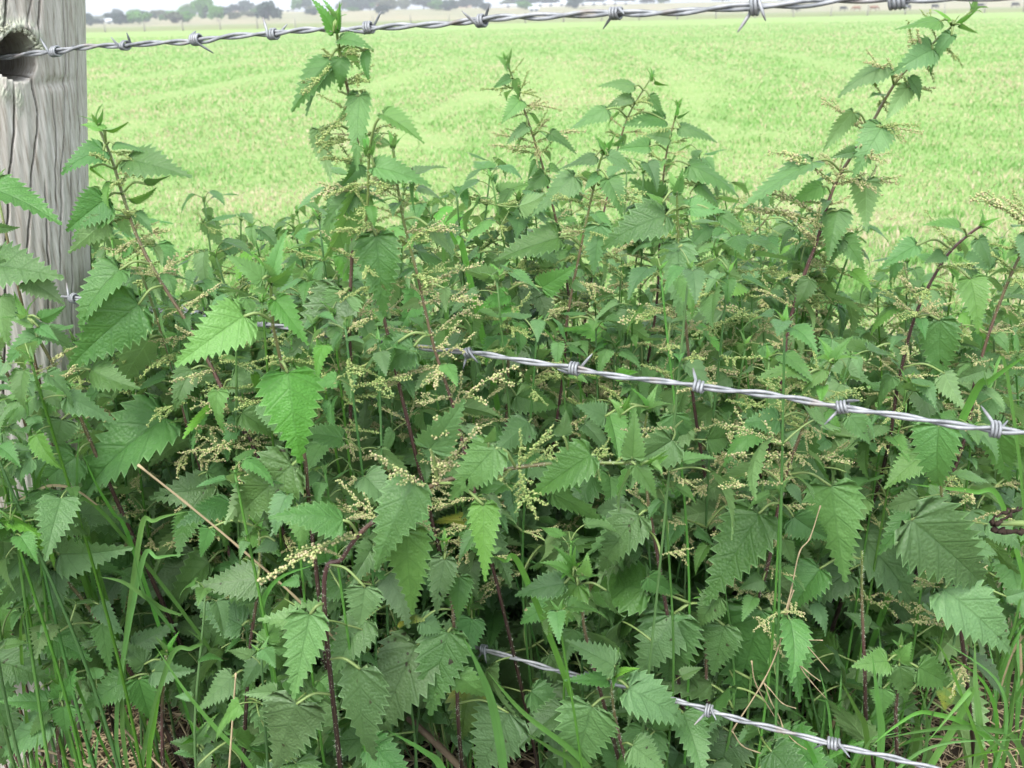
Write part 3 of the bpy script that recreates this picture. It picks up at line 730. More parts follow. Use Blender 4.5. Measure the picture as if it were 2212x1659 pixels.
wire(TOPW, [(120, 112), (270, 97), (425, 90), (590, 74), (795, 58), (1040, 42), (1330, 27), (1630, 14), (1940, 3)], 'top strand of barbed wire running into the hole in the timber post', -.79, 1.9, 1)
wire(MIDW, [(160, 645), (300, 664), (430, 681), (570, 700), (700, 718), (850, 740), (1010, 765), (1240, 796), (1510, 835), (1820, 881), (2150, 925)], 'middle strand of barbed wire, crossed by nettle stems', -1.6, 1.9, 2)
wire(LOWW, [(1045, 1404), (1270, 1463), (1530, 1537), (1800, 1607)], 'lowest strand of barbed wire, half hidden by nettle leaves', -1.6, 1.9, 4)

# ------------------------------------------------------------------ nettle leaves
OUTLINE = [(0.0, .0), (.09, -.055), (.20, -.065), (.29, .0), (.325, .10), (.318, .21), (.27, .36), (.205, .52), (.14, .67), (.08, .81), (.032, .92), (0, 1.0)]
def leaf_geo(seed, T=13, droop=.5, fold=.25, twist=0.0, wav=.10, holes=0, C=4, width=1.0, pucker=.006, entire=False):
    r0 = random.Random(seed)
    width *= .86; oc = catmull([(x * width, y, 0) for x, y in OUTLINE], 12)
    cum = [0]
    for a, b in zip(oc, oc[1:]): cum.append(cum[-1] + (b - a).length)
    def at_(s):
        s *= cum[-1]
        for i in range(len(oc) - 1):
            if cum[i + 1] >= s: return oc[i].lerp(oc[i + 1], (s - cum[i]) / max(1e-9, cum[i + 1] - cum[i]))
        return oc[-1]
    V, UV, Fc = [], [], []
    rows = 2 * T
    ph = r0.uniform(0, 6); fold_l = fold * r0.uniform(.7, 1.3); fold_r = fold * r0.uniform(.7, 1.3)
    # centre line of the blade after bending
    NS = 40; cy, cz, ang = [0.0], [0.0], []
    for i in range(NS):
        s = (i + .5) / NS; a = droop * (s ** 1.25)
        cy.append(cy[-1] + math.cos(a) / NS); cz.append(cz[-1] - math.sin(a) / NS); ang.append(a)
    def bend(x, y, z):
        s = min(1, max(0, y)); i = min(NS - 1, int(s * NS)); f = s * NS - i
        by = cy[i] + (cy[i + 1] - cy[i]) * f; bz = cz[i] + (cz[i + 1] - cz[i]) * f; a = ang[i]
        if y < 0: by += y
        tw = twist * s
        x2 = x * math.cos(tw) - z * math.sin(tw); z2 = x * math.sin(tw) + z * math.cos(tw)
        return Vector((x2, by + z2 * math.sin(a), bz + z2 * math.cos(a)))
    for sd in (-1, 1):
        base = len(V); fo = fold_l if sd < 0 else fold_r
        for j in range(rows + 1):
            e = at_(.012 + .983 * j / rows); ex, ey = e.x, e.y
            ym = max(0.0, min(ey - 1e-3, ey - .92 * ex)) if j > 2 else 0.0
            size = (.100 if j < rows * .55 else .100 * (1.5 - j / rows)) * r0.uniform(.8, 1.2)
            if not entire and 0 < j < rows:
                if j % 2: ex += size * .34; ey += size * .42
                else: ex -= size * .36 * min(1, ex / .10); ey -= size * .06
            ex = max(ex, .001)
            for c in range(C + 1):
                k = c / C
                x = ex * k; y = ym + (ey - ym) * k
                env = math.sin(math.pi * min(1, k * .93 + .05))
                z = pucker * env * (1 if (j // 2) % 2 == 0 else -1) * min(1, ex / .12)
                z += abs(x) * math.tan(fo) + wav * abs(x) * math.sin(y * 7 + ph + sd * 1.2) * k
                z -= .35 * fo * x * x / max(.1, .35) * 1.2
                V.append(bend(sd * x, y, z)); UV.append((.5 + .5 * sd * k, j / 2))
        for j in range(rows):
            for c in range(C):
                a = base + j * (C + 1) + c
                q = (a, a + 1, a + C + 2, a + C + 1)
                Fc.append(q if sd > 0 else q[::-1])
    if holes:
        for _ in range(holes):
            k = r0.randrange(8, len(Fc) - 8); del Fc[k:k + r0.randint(1, 2)]
    tip = bend(0, 1, 0)
    return V, Fc, UV, tip
HAND, AUTO = [], []
def make_leaf_variants():
    specs = [(.25, .16, 0, .14), (.55, .22, .2, .18), (.7, .30, -.2, .10), (1.0, .22, .25, .16), (.55, .42, .1, .12), (.3, -.22, -.15, .18), (.8, -.30, .3, .14), (1.2, .35, -.3, .12), (.5, .10, .4, .22), (.35, .3, -.35, .18)]
    for i, (dr, fo, tw, wv) in enumerate(specs):
        V, Fc, UV, tip = leaf_geo(100 + i, T=13 + i % 3, droop=dr, fold=fo, twist=tw, wav=wv, holes=2 if i in (3, 8) else 0)
        a = math.atan2(tip.z, tip.y); L_ = math.hypot(tip.y, tip.z); rot = Matrix.Rotation(-a, 3, 'X')
        HAND.append(mesh('nettle_leaf', [rot @ v / L_ for v in V], Fc, [M['leaf']], True, UV))
    for i in range(14):
        r0 = random.Random(500 + i)
        V, Fc, UV, tip = leaf_geo(200 + i, T=12 + i % 3, droop=r0.uniform(.3, 1.25), fold=r0.choice([.15, .3, .4, -.2]), twist=r0.uniform(-.4, .4), wav=r0.uniform(.08, .2), holes=2 if i % 5 == 4 else 0, width=r0.uniform(.9, 1.12))
        lp = r0.uniform(.32, .6); a0 = r0.uniform(.35, .8); a1 = -r0.uniform(.15, .95)       # petiole rises, blade nods
        path = [Vector((0, 0, 0))]
        for k in range(8):
            a = a0 + (-.1 - a0) * ((k + .5) / 8) ** 1.6
            path.append(path[-1] + Vector((0, math.cos(a), math.sin(a))) * lp / 8)
        rot = Matrix.Rotation(a1, 3, 'X'); A = Acc()
        A.add([rot @ v + path[-1] for v in V], Fc, UV, 0)
        A.add(*tube(path, [.020, .018, .017, .016, .015, .015, .014, .014, .013], 5), 1)
        AUTO.append(A.build('nettle_leaf', [M['leaf'], M['petiole']]))
make_leaf_variants()
# one wide, nearly flat variant for the round-leaved weed
FLM = []; FLL = []
def make_flowers():
    for i in range(12):
        fine = .85 if i >= 7 else 1.05                          # fine ones for the long strings
        r0 = random.Random(40 + i); A = Acc(); bm = bmesh.new()
        def string(p0, d, ln, n, sag):
            path = [p0]; d = d.normalized()
            for k in range(8):
                d = (d + Vector((r0.uniform(-.12, .12), r0.uniform(-.05, .05), -sag + r0.uniform(-.08, .08)))).normalized()
                path.append(path[-1] + d * ln / 8)
            A.add(*tube(path, [.009] * 7 + [.007, .005], 5), 0)
            for b in range(n):
                f = (b + .5) / n * 7.99; k = int(f); p = path[k].lerp(path[k + 1], f - k)
                if r0.random() < .18: continue
                for q in range(r0.choice([1, 2, 2, 3])):
                    o = Vector((r0.uniform(-1, 1), r0.uniform(-1, 1), r0.uniform(-1, 1))).normalized() * r0.uniform(.02, .04)
                    bmesh.ops.create_icosphere(bm, subdivisions=1, radius=r0.uniform(.012, .021) * fine, matrix=Matrix.Translation(p + o))
            return path
        main = string(Vector((0, 0, 0)), Vector((0, 1, .15 if i % 2 else 0)), 1.0, 44 if i < 7 else 64, .05 * (i % 3))
        for k in range(2 + i % 3):
            b = main[r0.randint(1, 5)]; s = r0.choice([-1, 1])
            string(b, Vector((s * r0.uniform(.4, .9), .7, r0.uniform(-.3, .4))), r0.uniform(.2, .42), 15, .05)
        me0 = bpy.data.meshes.new('tmp'); bm.to_mesh(me0); bm.free()
        V = [v.co.copy() for v in me0.vertices]; Fc = [tuple(p.vertices) for p in me0.polygons]
        A.add(V, Fc, None, 1); bpy.data.meshes.remove(me0)
        (FLM if i < 7 else FLL).append(A.build('flower_spike', [M['petiole'], M['fl_beige']]))
make_flowers()

def frame(y, zhint):
    y = y.normalized(); x = y.cross(zhint)
    x = x.normalized() if x.length > 1e-4 else y.orthogonal().normalized()
    z = x.cross(y); return Matrix((x, y, z)).transposed()
def set_mat(o, i, m):
    o.material_slots[i].link = 'OBJECT'; o.material_slots[i].material = m

class Plant:
    """one nettle shoot: an Empty at the ground, a stem, leaves, petioles and flower spikes"""
    def __init__(s, path, r0, r1, label, group, rnd, hairs=0, tipgreen=1.0):
        s.path = path                                # base -> tip, world
        s.base = path[0].copy(); s.rnd = rnd
        s.e = empty('nettle_plant', s.base); tag(s.e, label, 'nettle', group)
        n = len(path)
        cum = [0]
        for a, b in zip(path, path[1:]): cum.append(cum[-1] + (b - a).length)
        s.cum, s.len = cum, cum[-1]
        rad = [r0 + (r1 - r0) * (c / cum[-1]) ** 1.4 for c in cum]
        V, Fc, UV = tube([p - s.base for p in path], rad, 8, [c / cum[-1] * tipgreen for c in cum], square=.09)
        o = obj('stem', mesh('stem', V, Fc, [M['stem']], True, UV), s.e)
        s.rad = rad
        if hairs:
            HV, HT = [], []
            for _ in range(hairs):
                f = rnd.uniform(.25, 1) ** .8; p, t = s.at(f); r = r0 + (r1 - r0) * f ** 1.4
                a = rnd.uniform(0, 6.28); x = t.orthogonal().normalized(); d = (x * math.cos(a) + t.cross(x) * math.sin(a))
                b0 = p - s.base + d * r * .8; L_ = rnd.uniform(.0018, .0036); d2 = (d + t * rnd.uniform(-.3, .5)).normalized()
                w = .0003; q = d.cross(t)
                k = len(HV); HV += [b0 + q * w, b0 - q * w * .5 + t * w, b0 - q * w * .5 - t * w, b0 + d2 * L_]
                HT += [(k, k + 1, k + 3), (k + 1, k + 2, k + 3), (k + 2, k, k + 3)]
            tag(obj('stinging_hairs', mesh('stinging_hairs', HV, HT, [M['hair']]), s.e), kind='stuff')
    def at(s, f):
        d = f * s.len
        for i in range(len(s.path) - 1):
            if s.cum[i + 1] >= d:
                k = (d - s.cum[i]) / max(1e-9, s.cum[i + 1] - s.cum[i])
                return s.path[i].lerp(s.path[i + 1], k), (s.path[i + 1] - s.path[i]).normalized()
        return s.path[-1], (s.path[-1] - s.path[-2]).normalized()
    def add(s, name, me, mtx):
        o = obj(name, me, s.e); o.matrix_basis = Matrix.Translation(-s.base) @ mtx; return o
    def auto_leaf(s, p, out, up, size, m, var=None):
        s.tries = getattr(s, 'tries', 0) + 1
        if not ALLOW(p, out, size): return
        roll = s.rnd.gauss(0, .6); pit = s.rnd.gauss(-.1, .32)
        me = AUTO[s.rnd.randrange(len(AUTO)) if var is None else var]
        s.n = getattr(s, 'n', 0) + 1
        o = s.add('leaf', me, Matrix.Translation(p) @ frame(out, up).to_4x4() @ Matrix.Rotation(pit, 4, 'X') @ Matrix.Rotation(roll, 4, 'Y') @ Matrix.Scale(size, 4))
        set_mat(o, 0, m); return o
    def whorl(s, size=.02, n=4):                      # the tuft of small leaves at the tip
        p, t = s.at(1.0); x = t.orthogonal().normalized(); a0 = s.rnd.uniform(0, 6)
        for k in range(n):
            a = a0 + k * math.pi / 2 + (k // 4) * .8; out = x * math.cos(a) + t.cross(x) * math.sin(a)
            d = (out * s.rnd.uniform(.5, 1.1) + t * s.rnd.uniform(.3, 1.1)).normalized()
            sz = size * s.rnd.uniform(.7, 1.2)
            o = s.add('leaf', HAND[s.rnd.randrange(5)], Matrix.Translation(p - t * .004) @ frame(d, t).to_4x4() @ Matrix.Diagonal((sz * .55, sz, sz, 1)))
            set_mat(o, 0, M['young'])
    def auto(s, f0, f1, gap, big, flowers=0.0, tipsize=.5, mats=None, a0=None):
        """opposite pairs of leaves from stem fraction f0 to f1"""
        f = f0; k = 0; a = s.rnd.uniform(0, 6.28) if a0 is None else a0
        while f < f1:
            p, t = s.at(f); x = t.orthogonal().normalized()
            sz = big * (1 - (1 - tipsize) * max(0, (f - .55) / .45)) * s.rnd.uniform(.8, 1.15)
            if f < .3: sz *= .7
            for q in (0, 1):
                b = a + math.pi * q + s.rnd.uniform(-.3, .3)
                out = (x * math.cos(b) + t.cross(x) * math.sin(b)); out = (out + Vector((0, 0, .1))).normalized()
                mm = s.rnd.choice(mats or (['leaf'] * 6 + ['old'] * 2))
                if f > .9 and not mats: mm = 'young' if s.rnd.random() < .5 else 'leaf'
                if s.rnd.random() < .93: s.auto_leaf(p, out, t.lerp(Vector((0, 0, 1)), .7), sz, M[mm])
                if s.rnd.random() < .35:                          # small leaf of an axillary shoot
                    d = (out * .8 + t * .6 + t.cross(out) * s.rnd.uniform(-.6, .6)).normalized(); s.auto_leaf(p, d, t, sz * s.rnd.uniform(.28, .5), M[mm])
                if s.rnd.random() < flowers * (1.4 if f > .5 else 0) and FLOK(p):
                    c = b + s.rnd.uniform(.4, .9) * s.rnd.choice([-1, 1]); d = (x * math.cos(c) + t.cross(x) * math.sin(c) + t * s.rnd.uniform(-.1, .6)).normalized()
                    s.flower(p, p + d * s.rnd.uniform(.035, .065), f > .85)
            a += math.pi / 2 + s.rnd.uniform(-.2, .2); k += 1
            f += gap / s.len * (1.0 if f < .7 else max(.45, 1 - (f - .7) * 1.7)) * s.rnd.uniform(.85, 1.15)
    def flower(s, p, q, green=False):
        L_ = (q - p).length
        fm = FLL if L_ > .055 else FLM
        o = s.add('flower_spike', fm[s.rnd.randrange(len(fm))], Matrix.Translation(p) @ frame(q - p, Vector((s.rnd.uniform(-.3, .3), -.3, 1))).to_4x4() @ Matrix.Scale(L_, 4))
        if green: set_mat(o, 1, M['fl_green'])
    def hand_leaf(s, p0, p1, roll, w, m, var, near_f=None):
        ax = p1 - p0; L_ = ax.length
        tc = (C0 - (p0 + p1) / 2).normalized()
        fr = frame(ax, tc)                         # z of the frame points to the viewer
        Mx = Matrix.Translation(p0) @ fr.to_4x4() @ Matrix.Rotation(roll, 4, 'Y') @ Matrix.Diagonal((L_ * w, L_, L_ * min(w, 1), 1))
        o = s.add('leaf', HAND[var % len(HAND)], Mx); set_mat(o, 0, m)
        # petiole down to the stem
        best = min(((s.at(k / 40)[0] - p0).length + (.02 if s.at(k / 40)[0].z > p0.z + .015 else 0), k) for k in range(2, 41))
        if near_f is None: near_f = best[1] / 40
        q, t = s.at(near_f)
        if (q - p0).length > .006:
            mid = (q + p0) / 2 + Vector((0, 0, .18 * (p0 - q).length)) + tc * .004
            path = catmull([q - s.base, mid - s.base, p0 - s.base], 5)
            th = .0011 + .0004 * min(1, L_ / .08)
            V, Fc, UV = tube(path, th, 5); s.add('petiole', mesh('petiole', V, Fc, [M['petiole']], True, UV), Matrix.Translation(s.base))

# keep-clear tests for the leaves that fill the bed ------------------------------------------------
def seg_d(p, a, b):
    a, b, p = Vector(a), Vector(b), Vector(p); t = max(0, min(1, (p - a).dot(b - a) / max(1e-9, (b - a).length_squared)))
    return (p - (a + (b - a) * t)).length
ENV = [(-200, 560), (0, 560), (120, 520), (200, 440), (320, 470), (480, 500), (640, 480), (720, 420), (900, 430), (1000, 450), (1150, 430), (1300, 420), (1500, 450), (1620, 480), (1760, 530), (1900, 580), (2010, 610), (2100, 590), (2212, 570), (2500, 570)]
def env(x):
    for (a, b), (c, d) in zip(ENV, ENV[1:]):
        if a <= x <= c: return b + (d - b) * (x - a) / (c - a)
    return 560
CLEARW = [((985, 758), (1240, 796)), ((1240, 796), (1820, 881)), ((1820, 881), (2230, 938)), ((1400, 1500), (1800, 1607)), ((1800, 1607), (2000, 1660)), ((1140, 1425), (1250, 1455)), ((140, 640), (190, 648))]
OPEN_SKY = False
def FLOK(p):
    x, y = proj(p)
    if OPEN_SKY: return True
    if y < env(x) - 60 or (x < 210 and y < 600): return False
    return not (in_front(p, -.03) and any(seg_d((x, y), a, b) < 45 for a, b in CLEARW))
STEMPX = []
HANDPX = []                                             # (x, y, radius px, distance) of the traced leaves
def ALLOW(p, out, size):
    c = p + out * (size * .8) + Vector((0, 0, -.1 * size)); tip = p + out * (size * 1.35) + Vector((0, 0, -.45 * size))
    x, y = proj(c); xt, yt = proj(tip); r_ = size * .36 / max(.3, c.y) * F
    if c.y < .42: return False
    if not OPEN_SKY and min(y, yt) - r_ * .5 < env(x) - 170: return False
    if x < 210 and y < 600 and not OPEN_SKY: return False                 # post face stays clear
    if in_front(c, -.03) or in_front(tip, -.03):
        for a, b in CLEARW:
            if seg_d((x, y), a, b) < r_ + 14 or seg_d((xt, yt), a, b) < 26: return False
    for hx, hy, hY in STEMPX:
        if abs(hx - x) < 60 and c.y < hY and math.hypot(hx - x, hy - y) < 10 + .42 * r_: return False
    for hx, hy, hr, hY in HANDPX:
        if abs(hx - x) < hr + r_ and abs(hy - y) < hr + r_ and c.y < hY + .03 and math.hypot(hx - x, hy - y) < (hr + r_) * .75: return False
    if x > 1350 and in_front(c, .09): return False
    if x < 440 and y > 1420 + .25 * x and c.y < 1.4: return False
    if x > 1740 and y > 1340 and c.y < 1.0: return False
    if y > 1570 and 840 < x < 1200 and c.y < 1.3: return False
    return True

# ------------------------------------------------------------------ the shoots traced from the photograph
STEMS = {}; LATER = []
def shoot(key, pts, Yt, Yb, label, r0=.0032, r1=.0014, foot=None, auto=None, flowers=.35, whorl=.022, big=.075, hairs=260, group=None, mats=None, tipgreen=1.0):
    n = len(pts); P = []
    for i, (x, y) in enumerate(pts): P.append(at(x, y, Yt + (Yb - Yt) * (i / max(1, n - 1)) ** .8))
    d = P[-1] - P[-2]
    if foot is None:
        k = P[-1].z / max(.15, abs(d.z) / max(1e-6, d.length)) ; k = min(k, P[-1].z * 1.15)
        foot = P[-1] + Vector((d.x, d.y, 0)).normalized() * min(.10, .25 * P[-1].z) if Vector((d.x, d.y, 0)).length > 1e-5 else P[-1].copy()
    foot = Vector((foot.x, foot.y, gz(foot.x, foot.y) - .01))
    P.append(foot.lerp(P[-1], .45) + Vector((.006, 0, 0))); P.append(foot)
    path = catmull(P[::-1], 7)
    rnd = random.Random('s' + key)
    pl = Plant(path, r0, r1, label, group, rnd, hairs, tipgreen)
    pl.px = [proj(p) for p in path]; STEMS[key] = pl
    if whorl: pl.whorl(whorl)
    if auto: LATER.append((pl, auto[0], auto[1], .055, big, flowers, mats))
    return pl
NB = 'nettles of the dense bed along the fence'
shoot('A', [(208, 262), (240, 340), (268, 430), (300, 520), (350, 612), (420, 722), (470, 820), (520, 920), (570, 1025)], .98, .93, 'tall flowering nettle leaning against the right side of the grey post', auto=(.15, .55))
shoot('A2', [(300, 575), (325, 645), (350, 720), (372, 790), (395, 880), (430, 1000)], 1.0, .98, 'purple nettle stem close behind the tall nettle at the post', auto=(.2, .8), whorl=0)
shoot('B', [(724, 42), (735, 120), (755, 210), (772, 300), (768, 390), (760, 560), (755, 700), (757, 850)], .90, .95, 'tallest nettle, its tip crossing the top barbed wire', auto=(.15, .5))
shoot('B2', [(797, 325), (795, 420), (790, 500), (800, 590), (830, 690), (852, 790), (876, 890)], .88, .92, 'yellow-tipped nettle growing right beside the tallest nettle', auto=(.15, .5), whorl=.03)
shoot('C', [(848, 310), (860, 410), (875, 490), (903, 600), (935, 740), (970, 850), (1000, 960)], .89, .90, 'thin pink nettle stem that crosses in front of the middle wire', r0=.0026, whorl=.02, auto=(.15, .45))
shoot('D', [(585, 600), (588, 690), (600, 750), (612, 800), (640, 900), (660, 1000), (668, 1090)], .78, .82, 'fresh bright green young nettle shoot with large glossy leaves', whorl=.04, auto=(.1, .45), flowers=0, hairs=400)
shoot('E', [(1093, 130), (1130, 230), (1160, 320), (1175, 370), (1200, 470), (1222, 580), (1235, 680)], 1.28, 1.30, 'slender nettle with long beige flower spikes leaning left over the field', auto=(.2, .6))
shoot('F', [(1305, 325), (1292, 365), (1262, 500), (1225, 690), (1210, 860)], 1.10, 1.10, 'leafy nettle with a bright tip left of the forked pair', auto=(.2, .6))
shoot('G', [(1408, 165), (1360, 245), (1335, 320), (1318, 400), (1290, 520), (1275, 620)], 1.55, 1.55, 'pale pinkish nettle arching right at its tip behind the leafy nettle', auto=(.2, .55))
shoot('H', [(1466, 225), (1440, 330), (1428, 440), (1425, 520), (1410, 720)], 1.45, 1.45, 'upright pale nettle just right of the arching pinkish nettle', auto=(.2, .55))
shoot('I', [(1462, 410), (1466, 520), (1480, 690), (1500, 880), (1525, 1040)], 1.00, 1.02, 'nettle with one long hanging leaf behind the middle wire', auto=(.15, .6), whorl=.03)
shoot('J', [(2105, 18), (2032, 78), (1985, 125), (1932, 182), (1870, 290), (1803, 400), (1765, 520), (1735, 600), (1700, 720), (1685, 840)], 1.12, 1.15, 'tall purple nettle bending far to the right above the field', r0=.0038, r1=.0013, auto=(.15, .45), hairs=350)
shoot('J2', [(1800, 500), (1775, 600), (1755, 760), (1748, 850)], 1.35, 1.35, 'thin nettle stem just behind the tall bending nettle', auto=(.25, .95), whorl=.02)
shoot('J3', [(1690, 430), (1650, 480), (1610, 530), (1585, 640)], 1.5, 1.5, 'short leaning nettle with beige flowers left of the bending nettle', auto=(.3, .85), whorl=.02)
shoot('K', [(2125, 485), (2095, 505), (2040, 560), (1978, 680), (1940, 830), (1905, 1020)], 1.02, 1.05, 'brown-stemmed nettle curving right beside the open pasture', auto=(.15, .5), tipgreen=.7)
shoot('L', [(2290, 420), (2212, 535), (2150, 680), (2105, 830), (2080, 960)], 1.15, 1.15, 'purple nettle leaning out of the right side of the bed', auto=(.2, .95))
shoot('N', [(1410, 1000), (1330, 1000), (1180, 1002), (1050, 1022), (940, 1046), (800, 1132), (740, 1205), (700, 1290)], .70, .74, 'fallen nettle shoot lying level across the others with fresh green flower strings', foot=Vector((at(660, 1480, .76).x, .80, 0)), whorl=.028, r0=.0034, r1=.0013, hairs=500)
shoot('O', [(1800, 775), (1775, 840), (1745, 900), (1700, 1020), (1670, 1150), (1650, 1250)], .90, .93, 'nettle with dense yellow-green flower clusters just below the middle wire', auto=(.15, .5), whorl=.03, hairs=400)
shoot('P', [(55, 688), (85, 735), (150, 852), (190, 940), (218, 1005)], .93, .95, 'small dark-stemmed nettle in front of the foot of the post', auto=(.15, .5), whorl=.03)
shoot('Q', [(-60, 560), (-10, 740), (45, 880), (90, 1000)], .95, .97, 'large-leaved nettle growing at the left face of the post', auto=(.2, .95), whorl=.02, flowers=.1)
shoot('R', [(1240, 1225), (1250, 1262), (1258, 1320), (1272, 1400)], .80, .82, 'low fresh green nettle tip above the lowest wire', whorl=.035, flowers=0, hairs=300)
shoot('S', [(1400, 880), (1390, 960), (1400, 1080), (1420, 1200)], .86, .90, 'upright nettle with bright tip behind the fallen shoot', whorl=.035, auto=(.2, .85), flowers=.1)
shoot('T', [(1328, 1455), (1322, 1500), (1340, 1600)], .80, .82, 'low dark nettle in front of the lowest wire', whorl=.03, flowers=0)
shoot('U', [(1862, 1190), (1862, 1300), (1868, 1450), (1874, 1600)], .95, .95, 'bare dark nettle stem among the grass behind the lowest wire', whorl=0, auto=(.1, .7), flowers=0, big=.05)
shoot('V', [(2030, 960), (2035, 1080), (2060, 1250), (2080, 1400)], .86, .9, 'broad-leaved nettle at the right end of the bed', auto=(.2, .9))
shoot('X', [(1080, 600), (1095, 700), (1098, 800), (1092, 940), (1088, 1080)], 1.05, 1.05, 'slim green nettle behind the barb where the middle wire emerges', auto=(.2, .95), whorl=.035)
shoot('Y1', [(360, 1405), (358, 1450), (350, 1540)], .86, .88, 'small four-leaved nettle over the dry straw beside a grass blade', whorl=.03, flowers=0)
shoot('Y2', [(135, 1480), (130, 1530), (125, 1600)], .84, .86, 'low dark nettle spreading over the dry straw', whorl=.03, flowers=0)
shoot('Y3', [(430, 1590), (428, 1630), (425, 1700)], .84, .86, 'tiny nettle seedling at the edge of the dry straw', whorl=.035, flowers=0)
shoot('Y4', [(110, 1190), (128, 1235), (190, 1310), (250, 1400)], .86, .88, 'nettle with a purple stem leaning over the long grass', whorl=.03, flowers=0, auto=(.2, .7))
shoot('Y5', [(1945, 1395), (1945, 1440), (1935, 1540)], .90, .92, 'small three-leaved nettle between the grass blades', whorl=.02, flowers=0)
shoot('Z1', [(560, 1140), (560, 1250), (540, 1400), (530, 1560)], .85, .88, 'broad dull nettle under the fresh green shoot', whorl=.02, auto=(.1, .95), flowers=.05)
shoot('Z2', [(960, 1170), (975, 1290), (985, 1420), (990, 1560)], .84, .88, 'dull nettle below the fallen shoot', whorl=.02, auto=(.1, .85), flowers=.05)
shoot('Z3', [(1520, 1290), (1525, 1400), (1530, 1520)], .92, .94, 'large-leaved nettle just above the lowest wire', whorl=.02, auto=(.1, .9), flowers=.05)

NEAR = {'A': 'beside the tall flowering nettle at the post', 'A2': 'near the nettle close to the post', 'B': 'around the tallest nettle', 'B2': 'around the yellow-tipped nettle', 'C': 'near the thin pink nettle stem', 'D': 'around the fresh bright green shoot',
        'E': 'below the slender nettle leaning left', 'F': 'beside the leafy nettle of the forked pair', 'G': 'below the arching pinkish nettle', 'H': 'below the upright pale nettle', 'I': 'near the nettle with one long hanging leaf', 'J': 'around the tall bending purple nettle',
        'J2': 'behind the tall bending nettle', 'J3': 'near the short leaning flowering nettle', 'K': 'beside the brown-stemmed curving nettle', 'L': 'near the purple nettle leaning outwards', 'N': 'under the fallen shoot', 'O': 'around the dense yellow-green flower clusters',
        'P': 'at the foot of the post', 'Q': 'on the left of the post', 'R': 'near the low fresh green tip', 'S': 'behind the end of the fallen shoot', 'T': 'where the lowest wire dips into the leaves', 'U': 'near the bare dark stem in the grass', 'V': 'at the right end of the bed',
        'X': 'behind the barb where the middle wire emerges', 'Y1': 'over the straw by a grass blade', 'Y2': 'over the dry straw', 'Y3': 'at the edge of the straw', 'Y4': 'over the long grass', 'Y5': 'near the small three-leaved nettle', 'Z1': 'below the fresh green shoot', 'Z2': 'below the fallen shoot', 'Z3': 'above the lowest wire'}
